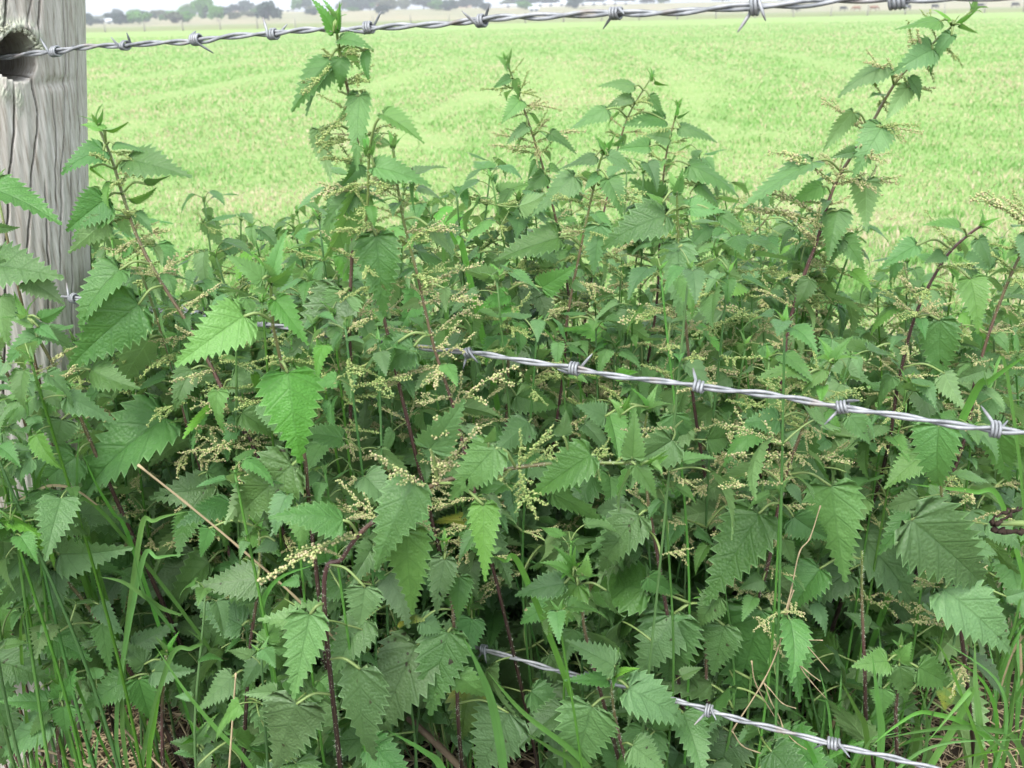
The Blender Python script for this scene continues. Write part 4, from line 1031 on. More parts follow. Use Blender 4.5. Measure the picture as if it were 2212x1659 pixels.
# big leaves read off the photograph: (shoot, view, base x, y, tip x, y, roll deg, width, material)
g, y_, o_, yl = 'leaf', 'young', 'old', 'yellow'
LEAVES = [
 ('Q',7,-70,860,70,1130,10,1.2,g), ('Q',7,-60,620,50,860,15,1.2,g), ('Y2',7,-80,1110,50,1400,10,1.2,g), ('Y2',7,-70,1320,30,1640,10,1.2,o_), ('Q',4,-60,1250,60,1520,15,1.2,g), ('Q',4,-60,900,40,1200,15,1.2,o_),
 ('A',1,640,800,495,772,55,.9,y_), ('A',1,650,795,792,750,60,.9,y_), ('A',1,605,770,562,698,30,.6,y_), ('A',1,612,765,636,668,30,.5,y_),
 ('A',1,640,930,380,1082,38,1,g), ('A',1,705,890,905,945,-55,.9,g), ('A',1,800,985,1190,1097,-42,.95,g), ('A',1,645,1235,410,1430,15,1.25,g),
 ('A',1,650,1370,420,1565,150,1.0,g), ('A',1,800,1230,965,1155,50,1,g), ('A',1,905,1135,1050,1085,50,1,g), ('A',1,560,1035,660,1115,60,.6,y_), ('A',1,690,1290,440,1480,40,.9,g),
 ('Q',1,-60,1160,385,1392,-30,.95,g), ('Q',1,-40,1400,125,1402,40,.9,g), ('Q',1,-60,1640,215,1655,30,1.1,g), ('Q',4,-40,60,400,140,-25,1.1,g), ('Q',4,180,150,400,300,-15,1.3,o_), ('Q',4,0,250,60,560,30,1,g),
 ('B',1,2060,200,1922,-5,35,.75,y_), ('B',1,2080,180,2092,5,60,.6,y_), ('B',2,45,240,255,312,-40,.9,g), ('B',2,195,315,228,515,50,.75,g), ('B',1,2035,370,1798,695,20,.85,g), ('B',1,2040,420,1892,722,65,.8,g),
 ('B',2,165,590,150,1060,25,.62,g), ('B',1,1965,800,2045,1115,150,.8,g), ('B',2,140,1160,-60,1400,15,1.1,g), ('B',2,150,1190,-70,1610,-35,.95,y_), ('B2',2,310,705,565,892,-40,.9,g),
 ('B2',2,255,1030,610,1155,-45,.8,y_), ('B2',2,300,1100,490,1115,140,.9,g), ('B2',2,270,1455,320,1960,8,.95,g), ('C',2,500,1120,515,1335,60,.7,g), ('C',2,590,1395,745,1580,-30,.8,g), ('B2',2,215,960,205,880,30,.8,y_),('B2',2,225,950,265,870,30,.7,y_),
 ('E',2,1078,425,1003,345,45,.8,y_), ('E',2,1075,405,1103,295,60,.6,y_), ('E',2,1125,490,1148,610,-30,.9,g), ('E',2,1095,485,985,552,30,.9,g), ('E',2,1155,620,1040,765,10,1.1,g), ('E',2,1200,780,1070,895,45,.9,g),
 ('E',2,1340,825,1505,955,-40,.9,g), ('E',2,1312,1080,1170,1195,10,1.2,g),
 ('G',2,1860,530,1635,535,60,.9,g), ('G',2,1840,600,1690,665,25,1,g), ('G',2,1955,595,2045,725,-40,.9,g), ('G',2,1685,675,1425,828,45,.9,g), ('G',2,2045,740,1790,775,50,1,g), ('G',2,1965,500,1960,415,60,.6,y_), ('G',2,1990,505,2070,525,60,.7,y_),
 ('H',2,2120,710,2122,615,50,.6,y_), ('H',2,2080,855,1935,835,20,1.3,g), ('H',2,1950,905,1755,925,30,1,g), ('H',3,90,785,322,882,-40,.9,g), ('H',2,2015,1230,1825,1105,10,1.2,g), ('H',3,150,1020,455,1218,-40,.9,g), ('H',3,200,1140,330,1285,-30,.9,g), ('H',2,2130,720,2205,680,50,.7,y_),
 ('F',2,1690,940,1615,835,40,.8,y_), ('F',2,1695,920,1745,822,50,.7,y_), ('F',2,1620,965,1395,1045,45,.9,g), ('F',2,1700,960,1858,1075,-45,.9,g), ('F',2,1490,1090,1225,1335,35,.95,g), ('F',2,1700,1105,1785,1340,-25,1.1,g),
 ('F',2,1395,1465,990,1615,40,1,g), ('F',2,1645,1390,1610,1700,15,1,g), ('F',2,1640,1080,1550,1180,20,1,g),
 ('I',3,70,1190,105,1035,30,.8,g), ('I',3,150,1280,385,1315,-30,1,g), ('I',2,2055,1330,1660,1545,30,1,g), ('I',3,330,1330,505,1455,-50,.9,g), ('I',3,75,1500,95,2010,5,.75,g), ('I',3,-20,1250,-130,1190,40,.8,y_),
 ('J',3,1690,130,1412,182,55,.9,g), ('J',3,1645,305,1385,465,8,1.05,g), ('J',3,1360,410,1058,608,50,.9,g), ('J',3,1765,220,1635,465,45,.8,g), ('J',3,1495,540,1358,745,150,1,g), ('J',3,1155,690,968,940,140,.9,g), ('J',3,1335,785,1150,1100,5,1.05,g),
 ('J',3,905,1000,475,1285,50,.85,g), ('J',3,965,1150,765,1265,25,1,g), ('J',3,1235,1120,1238,1430,160,1,g), ('J',3,1060,1300,1000,1610,15,1.1,g), ('J',3,1800,150,1935,45,70,.5,y_), ('J',3,1820,155,1928,205,60,.7,y_), ('J',3,1750,140,1640,60,60,.6,y_),
 ('J3',3,785,1395,615,1475,40,1.3,g), ('J',3,1095,1470,1225,1665,-20,1.1,g), ('J',3,1090,1480,1010,1640,30,.9,g),
 ('K',3,1815,1410,1585,1392,55,.9,g), ('K',3,1715,1570,1595,1625,15,1.3,g), ('K',3,1545,1515,1325,1660,20,1,g), ('K',3,1930,1475,2005,1665,-30,.9,g), ('K',6,1690,395,1700,810,10,.9,g), ('K',6,1880,140,1925,475,-20,.95,g), ('K',6,1250,590,1040,520,30,1,g),
 ('O',6,370,425,545,925,12,.9,g), ('I',6,560,430,885,625,155,1.1,g), ('K',6,1720,725,1865,960,150,1.1,g), ('O',6,700,1010,470,1035,15,1.35,g), ('O',6,1135,985,1265,1165,-20,1.1,g), ('V',6,1685,1045,1700,1420,15,1,g), ('V',6,2050,1080,2125,1395,20,.9,g),
 ('O',6,1020,1420,1110,2020,12,.85,g), ('O',6,370,1560,-10,1640,155,1.0,g), ('O',6,870,730,560,760,40,.9,y_), ('O',6,980,700,830,870,30,.7,y_), ('K',6,1700,1100,1530,1230,150,1,g),
 ('X',5,1905,540,1600,610,10,1.25,g), ('X',5,1840,100,1660,290,25,1,g), ('C',5,500,560,255,705,10,1.25,g), ('C',5,390,540,290,975,60,.7,g), ('B',5,80,225,10,445,5,1.5,g), ('Z2',5,100,1410,205,880,20,.85,o_), ('N',5,600,1190,815,880,15,1.0,g),
 ('N',5,1005,1185,725,1505,15,.95,g), ('N',5,1595,1230,1225,1495,20,.9,g), ('N',5,490,1400,265,1945,20,.85,g), ('N',5,930,1535,940,2015,15,.7,y_), ('N',5,1850,1245,1865,940,5,.8,g), ('S',5,1680,990,1500,920,20,1.3,g), ('N',5,1420,1110,1440,950,20,1.2,g), ('N',5,960,1150,1000,1050,30,1.1,y_),
 ('N',5,1870,1290,2000,1500,-10,.8,y_), ('N',5,1900,1290,2085,1180,60,.5,y_), ('S',5,1780,980,1700,880,30,1,y_), ('S',5,1790,970,1830,860,20,.8,y_), ('X',5,1290,195,1500,60,20,1.2,g), ('X',5,990,150,760,80,140,1.1,g), ('X',5,1080,240,900,330,30,1,y_), ('X',5,1130,320,980,430,30,1,y_),
 ('C',5,690,200,700,350,150,.9,g), ('C',5,1060,850,1180,930,160,1.1,g), ('X',5,1130,860,1390,930,10,1.1,g), ('S',5,1520,800,1830,870,20,1.1,g), ('F',5,1690,460,1340,450,55,1,y_),
 ('D',4,1505,372,1080,682,8,1.05,y_), ('D',4,1700,270,1905,555,-25,.8,y_), ('D',4,1620,145,1395,-5,25,1,y_), ('D',4,1680,165,1825,30,40,.9,y_), ('D',4,1775,720,1858,1285,5,1.15,y_), ('D',4,1640,200,1545,220,30,1,y_),
 ('B',4,2115,230,1790,625,10,1.05,o_), ('A',4,740,85,505,475,35,.9,g), ('A',4,855,300,430,690,12,1.0,g), ('A2',4,925,510,695,885,150,.85,g), ('A2',4,1015,1000,505,1535,25,.9,g), ('A2',4,1160,1130,920,1300,160,1.1,g), ('A',4,1470,1010,1405,1270,40,.8,g),
 ('Z1',4,1805,1290,1440,1640,12,1,o_), ('P',4,205,420,58,390,30,1.1,g), ('P',4,230,500,45,695,35,.9,g), ('P',4,240,440,360,525,-20,1,g), ('P',4,250,390,405,305,30,1,g), ('P',4,240,820,20,1100,35,.9,g), ('P',4,385,770,265,1015,20,1,g),
 ('P',4,380,1010,350,1180,10,1.6,g), ('P',4,470,1240,260,1410,10,1.3,g), ('A',4,1180,700,1080,960,15,1.0,g), ('A2',4,560,700,870,820,20,1,g), ('Z1',4,1430,760,1640,830,-10,1.4,g), ('A2',4,1340,1430,920,1500,10,1.1,o_),
 ('Z1',7,1595,490,1175,545,10,1.0,o_), ('Z1',7,1495,780,1200,640,12,1.2,o_), ('N',7,1915,710,1810,1240,10,.85,g), ('N',7,1830,1265,1690,1680,8,1.0,o_), ('N',7,2115,130,1650,120,45,.9,g), ('Y4',7,340,440,375,745,10,.9,g), ('Y4',7,370,340,825,298,25,.9,g),
 ('Y4',7,310,860,570,1000,-15,1.2,g), ('Y2',7,-40,990,310,1125,-10,1.2,o_), ('Y1',7,940,1065,1205,1058,10,1.1,g), ('Y1',7,890,1020,695,870,20,1,g), ('Y1',7,775,1115,520,1300,15,1,g), ('Y1',7,855,1110,935,1360,10,.9,g), ('Z1',7,1435,1100,1215,1310,15,.9,g),
 ('Y2',7,300,1250,-20,1255,20,.9,g), ('Y2',7,370,1230,470,1040,10,.8,g), ('Y2',7,390,1280,410,1440,10,1.3,g), ('Y2',7,310,1290,180,1480,30,.7,g), ('Y2',7,300,1370,0,1590,20,.8,g), ('Y3',7,1220,1530,1050,1500,10,1.2,g), ('Y3',7,1210,1560,1070,1570,20,1,g), ('Y3',7,1250,1560,1290,1700,10,1,g), ('Y3',7,1260,1540,1360,1560,10,1.2,g),('Y3',7,1200,1480,1280,1380,10,1,g),
 ('Y4',7,150,350,-40,600,30,.9,g), ('Y4',7,290,400,-30,700,50,.8,g), ('Y4',7,610,650,770,840,20,.8,g), ('Y4',7,630,770,680,1060,15,.8,g), ('Z1',7,1290,390,1100,760,45,.8,g), ('Z1',7,1290,180,1240,360,30,.9,g), ('Z1',7,1700,260,1560,330,20,1.2,o_), ('Z1',7,1640,930,1500,1180,15,1,g),
 ('N',8,450,200,492,720,5,.75,g), ('N',8,200,545,165,785,5,1.4,g), ('N',8,170,1050,265,1620,50,.8,o_), ('Z2',8,690,370,640,710,12,.85,g), ('Z2',8,780,480,770,755,10,.95,g), ('Z2',8,1130,555,925,700,10,1.1,g), ('R',8,1510,530,1315,840,10,.85,y_), ('R',8,1480,475,1275,395,35,.8,y_), ('R',8,1520,475,1660,470,40,.8,y_), ('R',8,1545,470,1570,330,20,1.1,y_),
 ('R',8,1430,520,1120,600,25,.9,g), ('R',8,1690,565,1810,725,60,.8,g), ('T',8,1170,775,1140,1340,8,.95,o_), ('T',8,1735,1030,1430,870,15,.95,g), ('T',8,1695,1115,1425,1120,30,.8,g), ('T',8,1825,1165,2180,1390,-10,.9,g), ('T',8,1600,1280,1500,1665,8,1.15,g), ('Z3',8,2110,710,1880,1110,8,1.2,o_),
 ('Z3',8,1945,480,2140,580,30,1.2,g), ('S',8,1890,100,1660,450,25,.9,o_), ('Z3',8,2075,210,2260,640,10,.95,g), ('Z2',8,545,750,690,825,-10,1.5,g), ('Z2',8,520,900,270,1490,10,.9,o_), ('Z2',8,710,820,600,1340,10,1.0,o_), ('Z2',8,1085,1320,900,1700,8,1.35,o_), ('T',8,1850,1520,2050,1680,0,1.5,o_), ('Z2',8,330,860,290,1090,5,1.0,g),
 ('O',9,575,90,240,660,8,.92,g), ('O',9,590,685,440,1255,8,1.05,g), ('V',9,1190,215,1540,680,-15,.85,g), ('V',9,1515,130,1960,540,-12,.95,g), ('V',9,1720,550,2125,945,-15,.95,g), ('Z3',9,45,710,20,1120,8,1.2,o_), ('Z3',9,360,780,290,1090,10,1.2,o_), ('Z3',9,330,600,200,790,20,1.2,o_),
 ('U',9,1250,1510,925,1190,155,.8,g), ('Y5',9,1370,1000,1145,1035,10,1.3,g), ('Y5',9,1440,1030,1490,1250,8,1.1,g), ('Y5',9,1560,1040,1780,1160,-5,1.2,g), ('Y5',9,1340,1170,1340,1320,5,1.5,g), ('Y5',9,1440,1000,1520,880,10,1.2,g), ('Z3',9,400,1440,330,1720,10,1.6,o_), ('Z3',9,80,170,230,560,15,1,g),
 ('U',9,950,430,780,690,20,1.3,g), ('U',9,700,1080,930,1440,150,.8,g), ('U',9,850,700,1090,690,40,1.1,g), ('V',9,1730,1170,1720,1310,0,1.2,yl), ('O',9,790,110,1000,240,20,1.3,g), ('V',9,2100,600,2230,560,20,1.2,g), ('O',9,730,250,790,400,10,1.0,g), ('O',9,600,500,450,560,20,1.3,g),
]
lr = random.Random(77)
for i, (k, r, bx, by, tx, ty, roll, w, m) in enumerate(LEAVES):
    b = rp(r, bx, by); t = rp(r, tx, ty)
    def near(q): return min(((v[0] - b[0]) ** 2 + (v[1] - b[1]) ** 2, j) for j, v in enumerate(STEMS[q].px))
    if near(k)[0] > 110 ** 2:
        k2 = min(STEMS, key=lambda q: near(q)[0])
        if near(k2)[0] < 90 ** 2 or near(k2)[0] < .25 * near(k)[0]: k = k2
    pl = STEMS[k]; j = near(k)[1]
    Y = pl.path[j].y
    if near(k)[0] > 150 ** 2:                                  # too far from any traced stem: a shoot of its own
        q = at(b[0] + lr.uniform(-25, 25), b[1] - 10, Y + .03); f = Vector((q.x + lr.uniform(-.04, .04), q.y + .03, -.01))
        pl = Plant(catmull([f, f.lerp(q, .5) + Vector((lr.uniform(-.01, .01), 0, 0)), q], 7), .0022, .0013, 'large-leaved nettle ' + NEAR[k], 'large-leaved nettles ' + NEAR[k], random.Random(i), 80)
        pl.whorl(.022); LATER.append((pl, .3, .9, .055, .06, 0, None))
    dist = math.sqrt(near(k)[0]) / F * Y if pl is STEMS[k] else .02
    Y0 = Y - .010 - lr.uniform(0, .25) * dist
    p0 = at(*b, Y0); L_ = math.hypot(t[0] - b[0], t[1] - b[1]) / F * Y0
    p1 = at(*t, Y0 - lr.uniform(-.30, .35) * L_)
    c_ = ((b[0] + t[0]) / 2, (b[1] + t[1]) / 2); Lp = math.hypot(t[0] - b[0], t[1] - b[1])
    HANDPX.append((b[0] * .68 + t[0] * .32, b[1] * .68 + t[1] * .32, Lp * .27, Y0)); HANDPX.append((b[0] * .25 + t[0] * .75, b[1] * .25 + t[1] * .75, Lp * .16, Y0))
    pl.hand_leaf(p0, p1, R(roll * lr.uniform(.8, 1.2)), w, M[m], lr.randrange(10))
for pl, a, b, gp, bg_, fl, mt in LATER: pl.auto(a, b, gp, bg_, fl, mats=mt)
OPEN_SKY = True                                          # small leaves and tassels up the tall stems
for k in 'A B B2 C E F G H I J J2 J3 K L O'.split():
    STEMS[k].auto(.52, .97, .042, .040 if k in 'EGHJ' else .036, .75, tipsize=.7)
OPEN_SKY = False
FLOWERS = [('A',1,690,940,792,903,1),('A',1,735,1045,740,965,0),('A',1,740,1080,875,1038,0),('A',1,860,1500,595,1532,0),('A',1,880,1480,1065,1378,0),('A',1,860,1390,892,1295,0),('A',1,850,1560,615,1562,0),('A',1,830,1400,980,1400,0),
 ('A',4,920,100,740,60,0),('A',4,950,130,890,40,0),('A',4,940,140,790,100,0),('B',1,2100,380,1950,290,1),('B',2,60,385,200,395,1),('B',2,90,540,250,465,1),('B',2,100,580,245,560,1),('B',1,2140,590,2080,520,1),('B',1,2180,850,2065,760,0),('B',1,2180,1130,1880,1110,0),('B2',2,220,850,330,850,0),
 ('B2',2,225,1190,430,1135,0),('C',2,440,1440,750,1338,0),('C',5,545,230,420,120,0),('C',5,560,220,640,80,0),('C',5,600,190,920,50,0),('C',5,640,600,780,430,0),('C',5,660,600,890,530,0),('C',5,790,960,830,750,0),('C',5,850,900,1110,670,0),('B2',5,300,330,370,250,0),
 ('E',2,1185,655,1378,592,0),('E',2,1105,545,925,577,1),('E',2,1092,440,1172,368,1),('E',2,1140,560,1232,435,1),('E',2,1255,870,990,790,0),('E',2,1258,860,1330,705,0),('E',2,1265,875,1532,700,0),('E',2,1270,880,1315,985,0),('E',2,1100,960,960,880,0),('E',2,1100,970,1230,1010,0),
 ('G',2,1840,665,2005,702,0),('G',2,1785,805,1650,688,0),('G',2,1790,820,1955,800,0),('H',2,2040,1070,1958,1018,0),('H',2,2050,935,2175,915,0),('H',2,2030,1090,2100,1010,0),('F',2,1595,1225,1485,1160,0),('F',2,1600,1225,1735,1240,0),('F',2,1560,1400,1395,1430,0),('F',2,1550,1420,1440,1480,0),('F',2,1610,1160,1680,1130,0),
 ('J',3,1565,275,1488,198,0),('J',3,1620,290,1540,300,0),('J',3,1385,430,1278,322,0),('J',3,1430,510,1668,592,0),('J',3,1420,510,1450,435,0),('J',3,1225,810,990,570,0),('J',3,1245,805,1222,638,0),('J',3,1270,800,1595,828,0),('J',3,1050,1130,765,778,0),('J',3,1075,1130,1128,905,0),('J',3,1080,1145,1445,1038,0),('J',3,920,1530,750,1280,0),('J',3,930,1510,890,1245,0),('J',3,935,1490,1185,1328,0),('J',3,700,1270,610,1110,0),('J',3,660,1290,480,1190,0),('J',3,1800,160,1795,90,1),('J',3,1700,210,1800,250,1),
 ('K',6,1640,120,1780,60,0),('K',6,1640,130,1820,190,0),('K',6,1560,340,1370,250,0),('K',6,1560,340,1740,230,0),('K',6,1540,350,1850,340,0),('K',6,1560,320,1520,90,0),('K',6,1480,640,1520,590,0),('K',6,1470,640,1620,660,0),('L',3,2180,1360,1950,1140,0),('L',3,2190,1340,2140,1180,0),
 ('I',6,150,180,375,130,0),('I',6,130,330,470,270,0),('I',5,2100,350,1760,360,0),('I',5,2120,420,1960,340,0),('I',6,140,420,0,380,0),('J2',3,870,1560,800,1380,0),('O',6,900,1060,850,1240,0),('O',6,930,1070,1020,1160,0),('O',6,900,1080,660,890,1),('O',6,980,840,1140,860,1),('O',6,950,900,880,830,1),('O',6,860,1250,1150,1290,0),('O',6,840,1270,650,1365,0),('O',6,830,1240,365,1195,0),('O',6,960,1000,960,860,1),
 ('N',5,610,1390,600,1010,0),('N',5,640,1400,890,1090,0),('N',5,590,1400,235,1180,0),('N',5,650,1420,740,1130,0),('N',5,560,1420,530,1360,0),('N',5,270,1560,0,1420,0),('N',5,480,1590,730,1460,0),('N',5,1130,1270,1330,1060,1),('N',5,1150,1260,1180,1100,1),('N',5,1180,1280,1400,1130,1),('N',5,1100,1310,990,1400,1),('N',5,1140,1320,1180,1640,1),('N',5,1000,1380,1110,1430,1),('N',5,1640,1270,1700,1130,1),('N',5,1660,1280,1620,1400,1),('N',5,1500,1270,1690,1160,1),('N',5,1730,1270,1810,1160,1),('N',8,1180,20,1230,160,1),('N',7,2080,110,1560,400,0),('N',7,2100,350,1935,280,0),('N',8,250,130,60,90,0),('N',8,280,100,660,95,0),
 ('P',4,370,640,390,540,0),('P',4,400,720,510,660,0),('P',4,390,740,300,690,0),('P',4,430,800,480,860,0)]
for k, r, bx, by, tx, ty, gr in FLOWERS:
    pl = STEMS[k]; b = rp(r, bx, by); t = rp(r, tx, ty)
    j = min(range(len(pl.px)), key=lambda q: (pl.px[q][0] - b[0]) ** 2 + (pl.px[q][1] - b[1]) ** 2)
    p0 = pl.path[j]; p1 = at(*t, p0.y - .012 - lr.uniform(-.01, .02))
    pl.flower(p0, p1, bool(gr))

for k, lo in (('A', .35), ('A2', .35), ('B', .35), ('B2', .4), ('C', .3), ('D', .45), ('E', .5), ('F', .45), ('G', .55), ('H', .55), ('I', .5), ('J', .4), ('K', .4), ('L', .5), ('N', .3), ('O', .45), ('P', .4)):
    for q in range(40):                                     # keep the long traced stems in view
        f = lo + (1 - lo) * q / 39; pt = STEMS[k].at(f)[0]; STEMPX.append((*proj(pt), pt.y))
# ------------------------------------------------------------------ the rest of the bed
def filler(px, Y, top_y, label, group, seed, big=.075, flowers=.2, lean=.08, gap=.06, mats=None, r0=.0019, hairs=0, f0=.06, force=False):
    rnd = random.Random(seed)
    top = at(px, top_y, Y)
    if top.z < .06: return
    fx = top.x - rnd.uniform(-lean, lean) * top.z; fy = Y + rnd.uniform(-lean, lean) * top.z * .6
    if abs(fx - PC.x) < .17 and abs(fy - PC.y) < .17: fy = PC.y - .2
    foot = Vector((fx, fy, gz(fx, fy) - .01))
    mid = foot.lerp(top, .55) + Vector((rnd.uniform(-.03, .03), rnd.uniform(-.02, .02), 0))
    pl = Plant(catmull([foot, mid, top], 8), r0, .0012, label, group, rnd, hairs, .86)
    pl.auto(f0, .97, gap, big, flowers, mats=mats)
    over = 0
    for k in range(12):
        q = pl.at(.25 + .75 * k / 11)[0]; x, y = proj(q)
        over += any(q.y < hY and math.hypot(hx - x, hy - y) < hr for hx, hy, hr, hY in HANDPX)
    if getattr(pl, 'n', 0) < 5 or not force and getattr(pl, 'n', 0) < max(7, .42 * pl.tries) or (over > 3 and not force):                     # crowded out by its neighbours
        for c in list(pl.e.children): bpy.data.objects.remove(c)
        bpy.data.objects.remove(pl.e); return
    p, t = pl.at(1.0); x = t.orthogonal().normalized(); a = rnd.uniform(0, 6)      # young leaves spreading at the tip
    for k in range(4):
        d = x * math.cos(a) + t.cross(x) * math.sin(a); a += math.pi / 2 if k != 1 else math.pi / 4
        pl.add('leaf', AUTO[rnd.randrange(len(AUTO))], Matrix.Translation(p - t * .006 * k) @ frame(d, t).to_4x4() @ Matrix.Rotation(rnd.uniform(-.1, .6), 4, 'X') @ Matrix.Scale(big * rnd.uniform(.28, .5), 4)); set_mat(pl.e.children[-1], 0, M['young' if rnd.random() < .35 else 'leaf'])
    pl.whorl(.016 * rnd.uniform(.8, 1.3), 3)
    k = min(STEMS, key=lambda q: min((STEMS[q].path[j] - pl.at(.6)[0]).length for j in range(0, len(STEMS[q].path), 4)))
    tag(pl.e, label + ' ' + NEAR[k], None, group + ' ' + NEAR[k])
    return pl

fr_ = random.Random(2024)
GL = {'back': ('pale green nettle', 'back nettles'), 'mid': ('leafy nettle along the wire', 'wire nettles'), 'low': ('low dark shaded nettle', 'low nettles'), 'post': ('dense leafy nettle at the post', 'post nettles')}
for i in range(88):                                         # back of the bed, against the pasture
    x = -60 + 2330 * (i + fr_.uniform(.1, .9)) / 88; Y = fr_.uniform(1.10, 1.75)
    filler(x, Y, env(x) + fr_.uniform(-70, 240), *GL['back'], 1000 + i, .105, .55, gap=.05, lean=.16)
OPEN_SKY = True                                              # taller slender ones standing clear of the bed
for i, (x, y) in enumerate([(985, 410), (1060, 360), (1150, 400), (1355, 350), (1395, 410), (1510, 330), (1560, 390), (1625, 440), (1690, 470), (1850, 500), (1960, 560), (2165, 520), (440, 430), (520, 470), (640, 455), (900, 430), (1230, 420), (1590, 470), (2060, 590), (1740, 520)]):
    filler(x, 1.2 + .06 * (i % 9), y, *GL['back'], 1500 + i, .086, .8, gap=.052, lean=.2, force=True)
OPEN_SKY = False
for i in range(54):                                          # along the wire
    x = -60 + 2300 * (i + fr_.uniform(.1, .9)) / 54; b = fence(x, 900)
    Y = b.y + fr_.uniform(.04, .30) if x > 1000 else b.y + fr_.uniform(-.14, .16)
    filler(x, Y, max(env(x) + 100, 570) + fr_.uniform(0, 260), *GL['mid'], 2000 + i, .095, .3, gap=.05)
for i in range(16):                                          # in front of the wire, left half
    x = 190 + 800 * (i + fr_.uniform(.1, .9)) / 16; b = fence(x, 720)
    filler(x, b.y - fr_.uniform(.07, .15), 620 + .12 * x + fr_.uniform(-60, 40), *GL['mid'], 2500 + i, .070, .3, gap=.042)
for i in range(26):                                          # round the foot of the post
    x = -70 + 260 * (i + fr_.uniform(.1, .9)) / 26
    filler(x, fr_.uniform(.78, .95), 640 + fr_.uniform(0, 500), *GL['post'], 2700 + i, .08, 0, gap=.045, force=x < 70)
for i in range(76):                                          # the low front
    x = -40 + 2280 * (i + fr_.uniform(.1, .9)) / 76; b = fence(x, 1300)
    Y = b.y + fr_.uniform(-.04, .22) if x > 1250 else fr_.uniform(.74, 1.05)
    y0 = 980 + fr_.uniform(0, 430)
    if x > 1900: y0 += 60
    if x < 440: continue
    filler(x, Y, y0, *GL['low'], 3000 + i, .088, 0, gap=.045, mats=['leaf'] * 5 + ['old'] * 2 + ['yellow'] * (i % 9 == 0))
for i in range(70):                                          # short bushy nettles filling the shade
    x = 60 + 2150 * (i + fr_.uniform(.1, .9)) / 70; b = fence(x, 1300)
    Y = b.y + fr_.uniform(.10, .40) if x > 1150 else fr_.uniform(.92, 1.25)
    if x < 440 or (x > 1800 and i % 2): continue
    filler(x, Y, 1130 + fr_.uniform(0, 330), 'short bushy nettle in the shade', 'shade nettles', 4000 + i, .080, 0, gap=.034, mats=['leaf'] * 5 + ['old'] * 2, lean=.25)

# ------------------------------------------------------------------ long grass, straw, stalks
def strip(path, w, fold=.35, up=None):
    """a folded grass blade along path (list of Vectors), widest at 1/3"""
    V, UV, Fc = [], [], []; n = len(path)
    for i, p in enumerate(path):
        t = (path[min(i + 1, n - 1)] - path[max(i - 1, 0)]).normalized()
        s = t.cross(up if up is not None else Vector((0, -1, .2)))
        s = s.normalized() if s.length > .05 else t.orthogonal().normalized()
        nn = s.cross(t); k = i / (n - 1)
        ww = w * min(1, .55 + 1.6 * k) * (1 - max(0, (k - .45) / .55) ** 1.8) + w * .03
        V += [p - s * ww * .5 + nn * ww * .5 * fold, p, p + s * ww * .5 + nn * ww * .5 * fold]; UV += [(.05, .12 + k * .01), (.5, .12), (.95, .12 + k * .01)]
    for i in range(n - 1):
        a = i * 3; Fc += [(a, a + 1, a + 4, a + 3), (a + 1, a + 2, a + 5, a + 4)]
    return V, Fc, UV
def blade_thing(name, label, group=None, cat='grass', loc=(0, 0, 0)):
    e = empty(name, loc); tag(e, label, cat, group); return e
def hand_blade(e, pts, Y0, Y1, w, m='blade', rooted=True, part='blade'):
    P = [at(x, y, Y0 + (Y1 - Y0) * i / (len(pts) - 1)) for i, (x, y) in enumerate(pts)]
    if rooted and P[0].z > .03:
        d = (P[0] - P[1]).normalized(); k = P[0].z * .35; f = Vector((P[0].x + d.x * k, P[0].y + .03 + abs(d.y) * k, 0)); P = [f, f.lerp(P[0], .5) + Vector((d.x * k * .25, 0, 0))] + P
    path = catmull(P, 6); b = Vector(e.location)
    V, Fc, UV = strip([p - b for p in path], w)
    return obj(part, mesh(part, V, Fc, [M[m]], True, UV), e)
zl = lambda *q: [(x * .2333, 885 + y * .2333) for x, y in q]
zr = lambda *q: [(1659 + x * .25, 1382 + y * .25) for x, y in q]
rr7 = lambda *q: [rp(7, *p) for p in q]
rr8 = lambda *q: [rp(8, *p) for p in q]
rr9 = lambda *q: [rp(9, *p) for p in q]
TL = blade_thing('grass_tuft', 'tuft of long bright grass blades at the foot of the post', loc=(at(80, 1300, .88).x, .9, 0))
for pts, w in ((zl((340, 1200), (325, 900), (360, 640), (450, 450)), .0062), (zl((690, 1280), (560, 1000), (470, 770), (380, 660)), .0058), (zl((640, 1250), (400, 1000), (150, 880), (-40, 850)), .0055),
               (zl((330, 600), (200, 300), (120, 190)), .0055), (zl((330, 560), (230, 350), (165, 205)), .005), (zl((150, 1170), (80, 980), (-10, 890)), .006), (zl((780, 1170), (730, 950), (715, 560), (735, 180)), .0045),
               (zl((1000, 1000), (640, 870), (200, 750), (-20, 690)), .0045), (zl((1220, 1240), (1050, 950), (900, 700), (770, 420)), .0045), (zl((350, 1540), (330, 1300), (180, 1080), (0, 1070)), .006), (zl((260, 1240), (150, 1130), (-20, 1110)), .005),
               (zl((480, 1180), (500, 900), (480, 660)), .0035), (zl((820, 1180), (640, 850), (600, 800)), .004)):
    hand_blade(TL, pts, .88, .80 + .03 * fr_.random(), w)
hand_blade(TL, zl((900, 880), (700, 740), (480, 700), (300, 770), (10, 935)), .86, .82, .0028, 'straw', False)
TB = blade_thing('grass_tuft', 'few broad pale grass blades bending over the low nettles near the straw', loc=(at(330, 1500, .84).x, .84, 0))
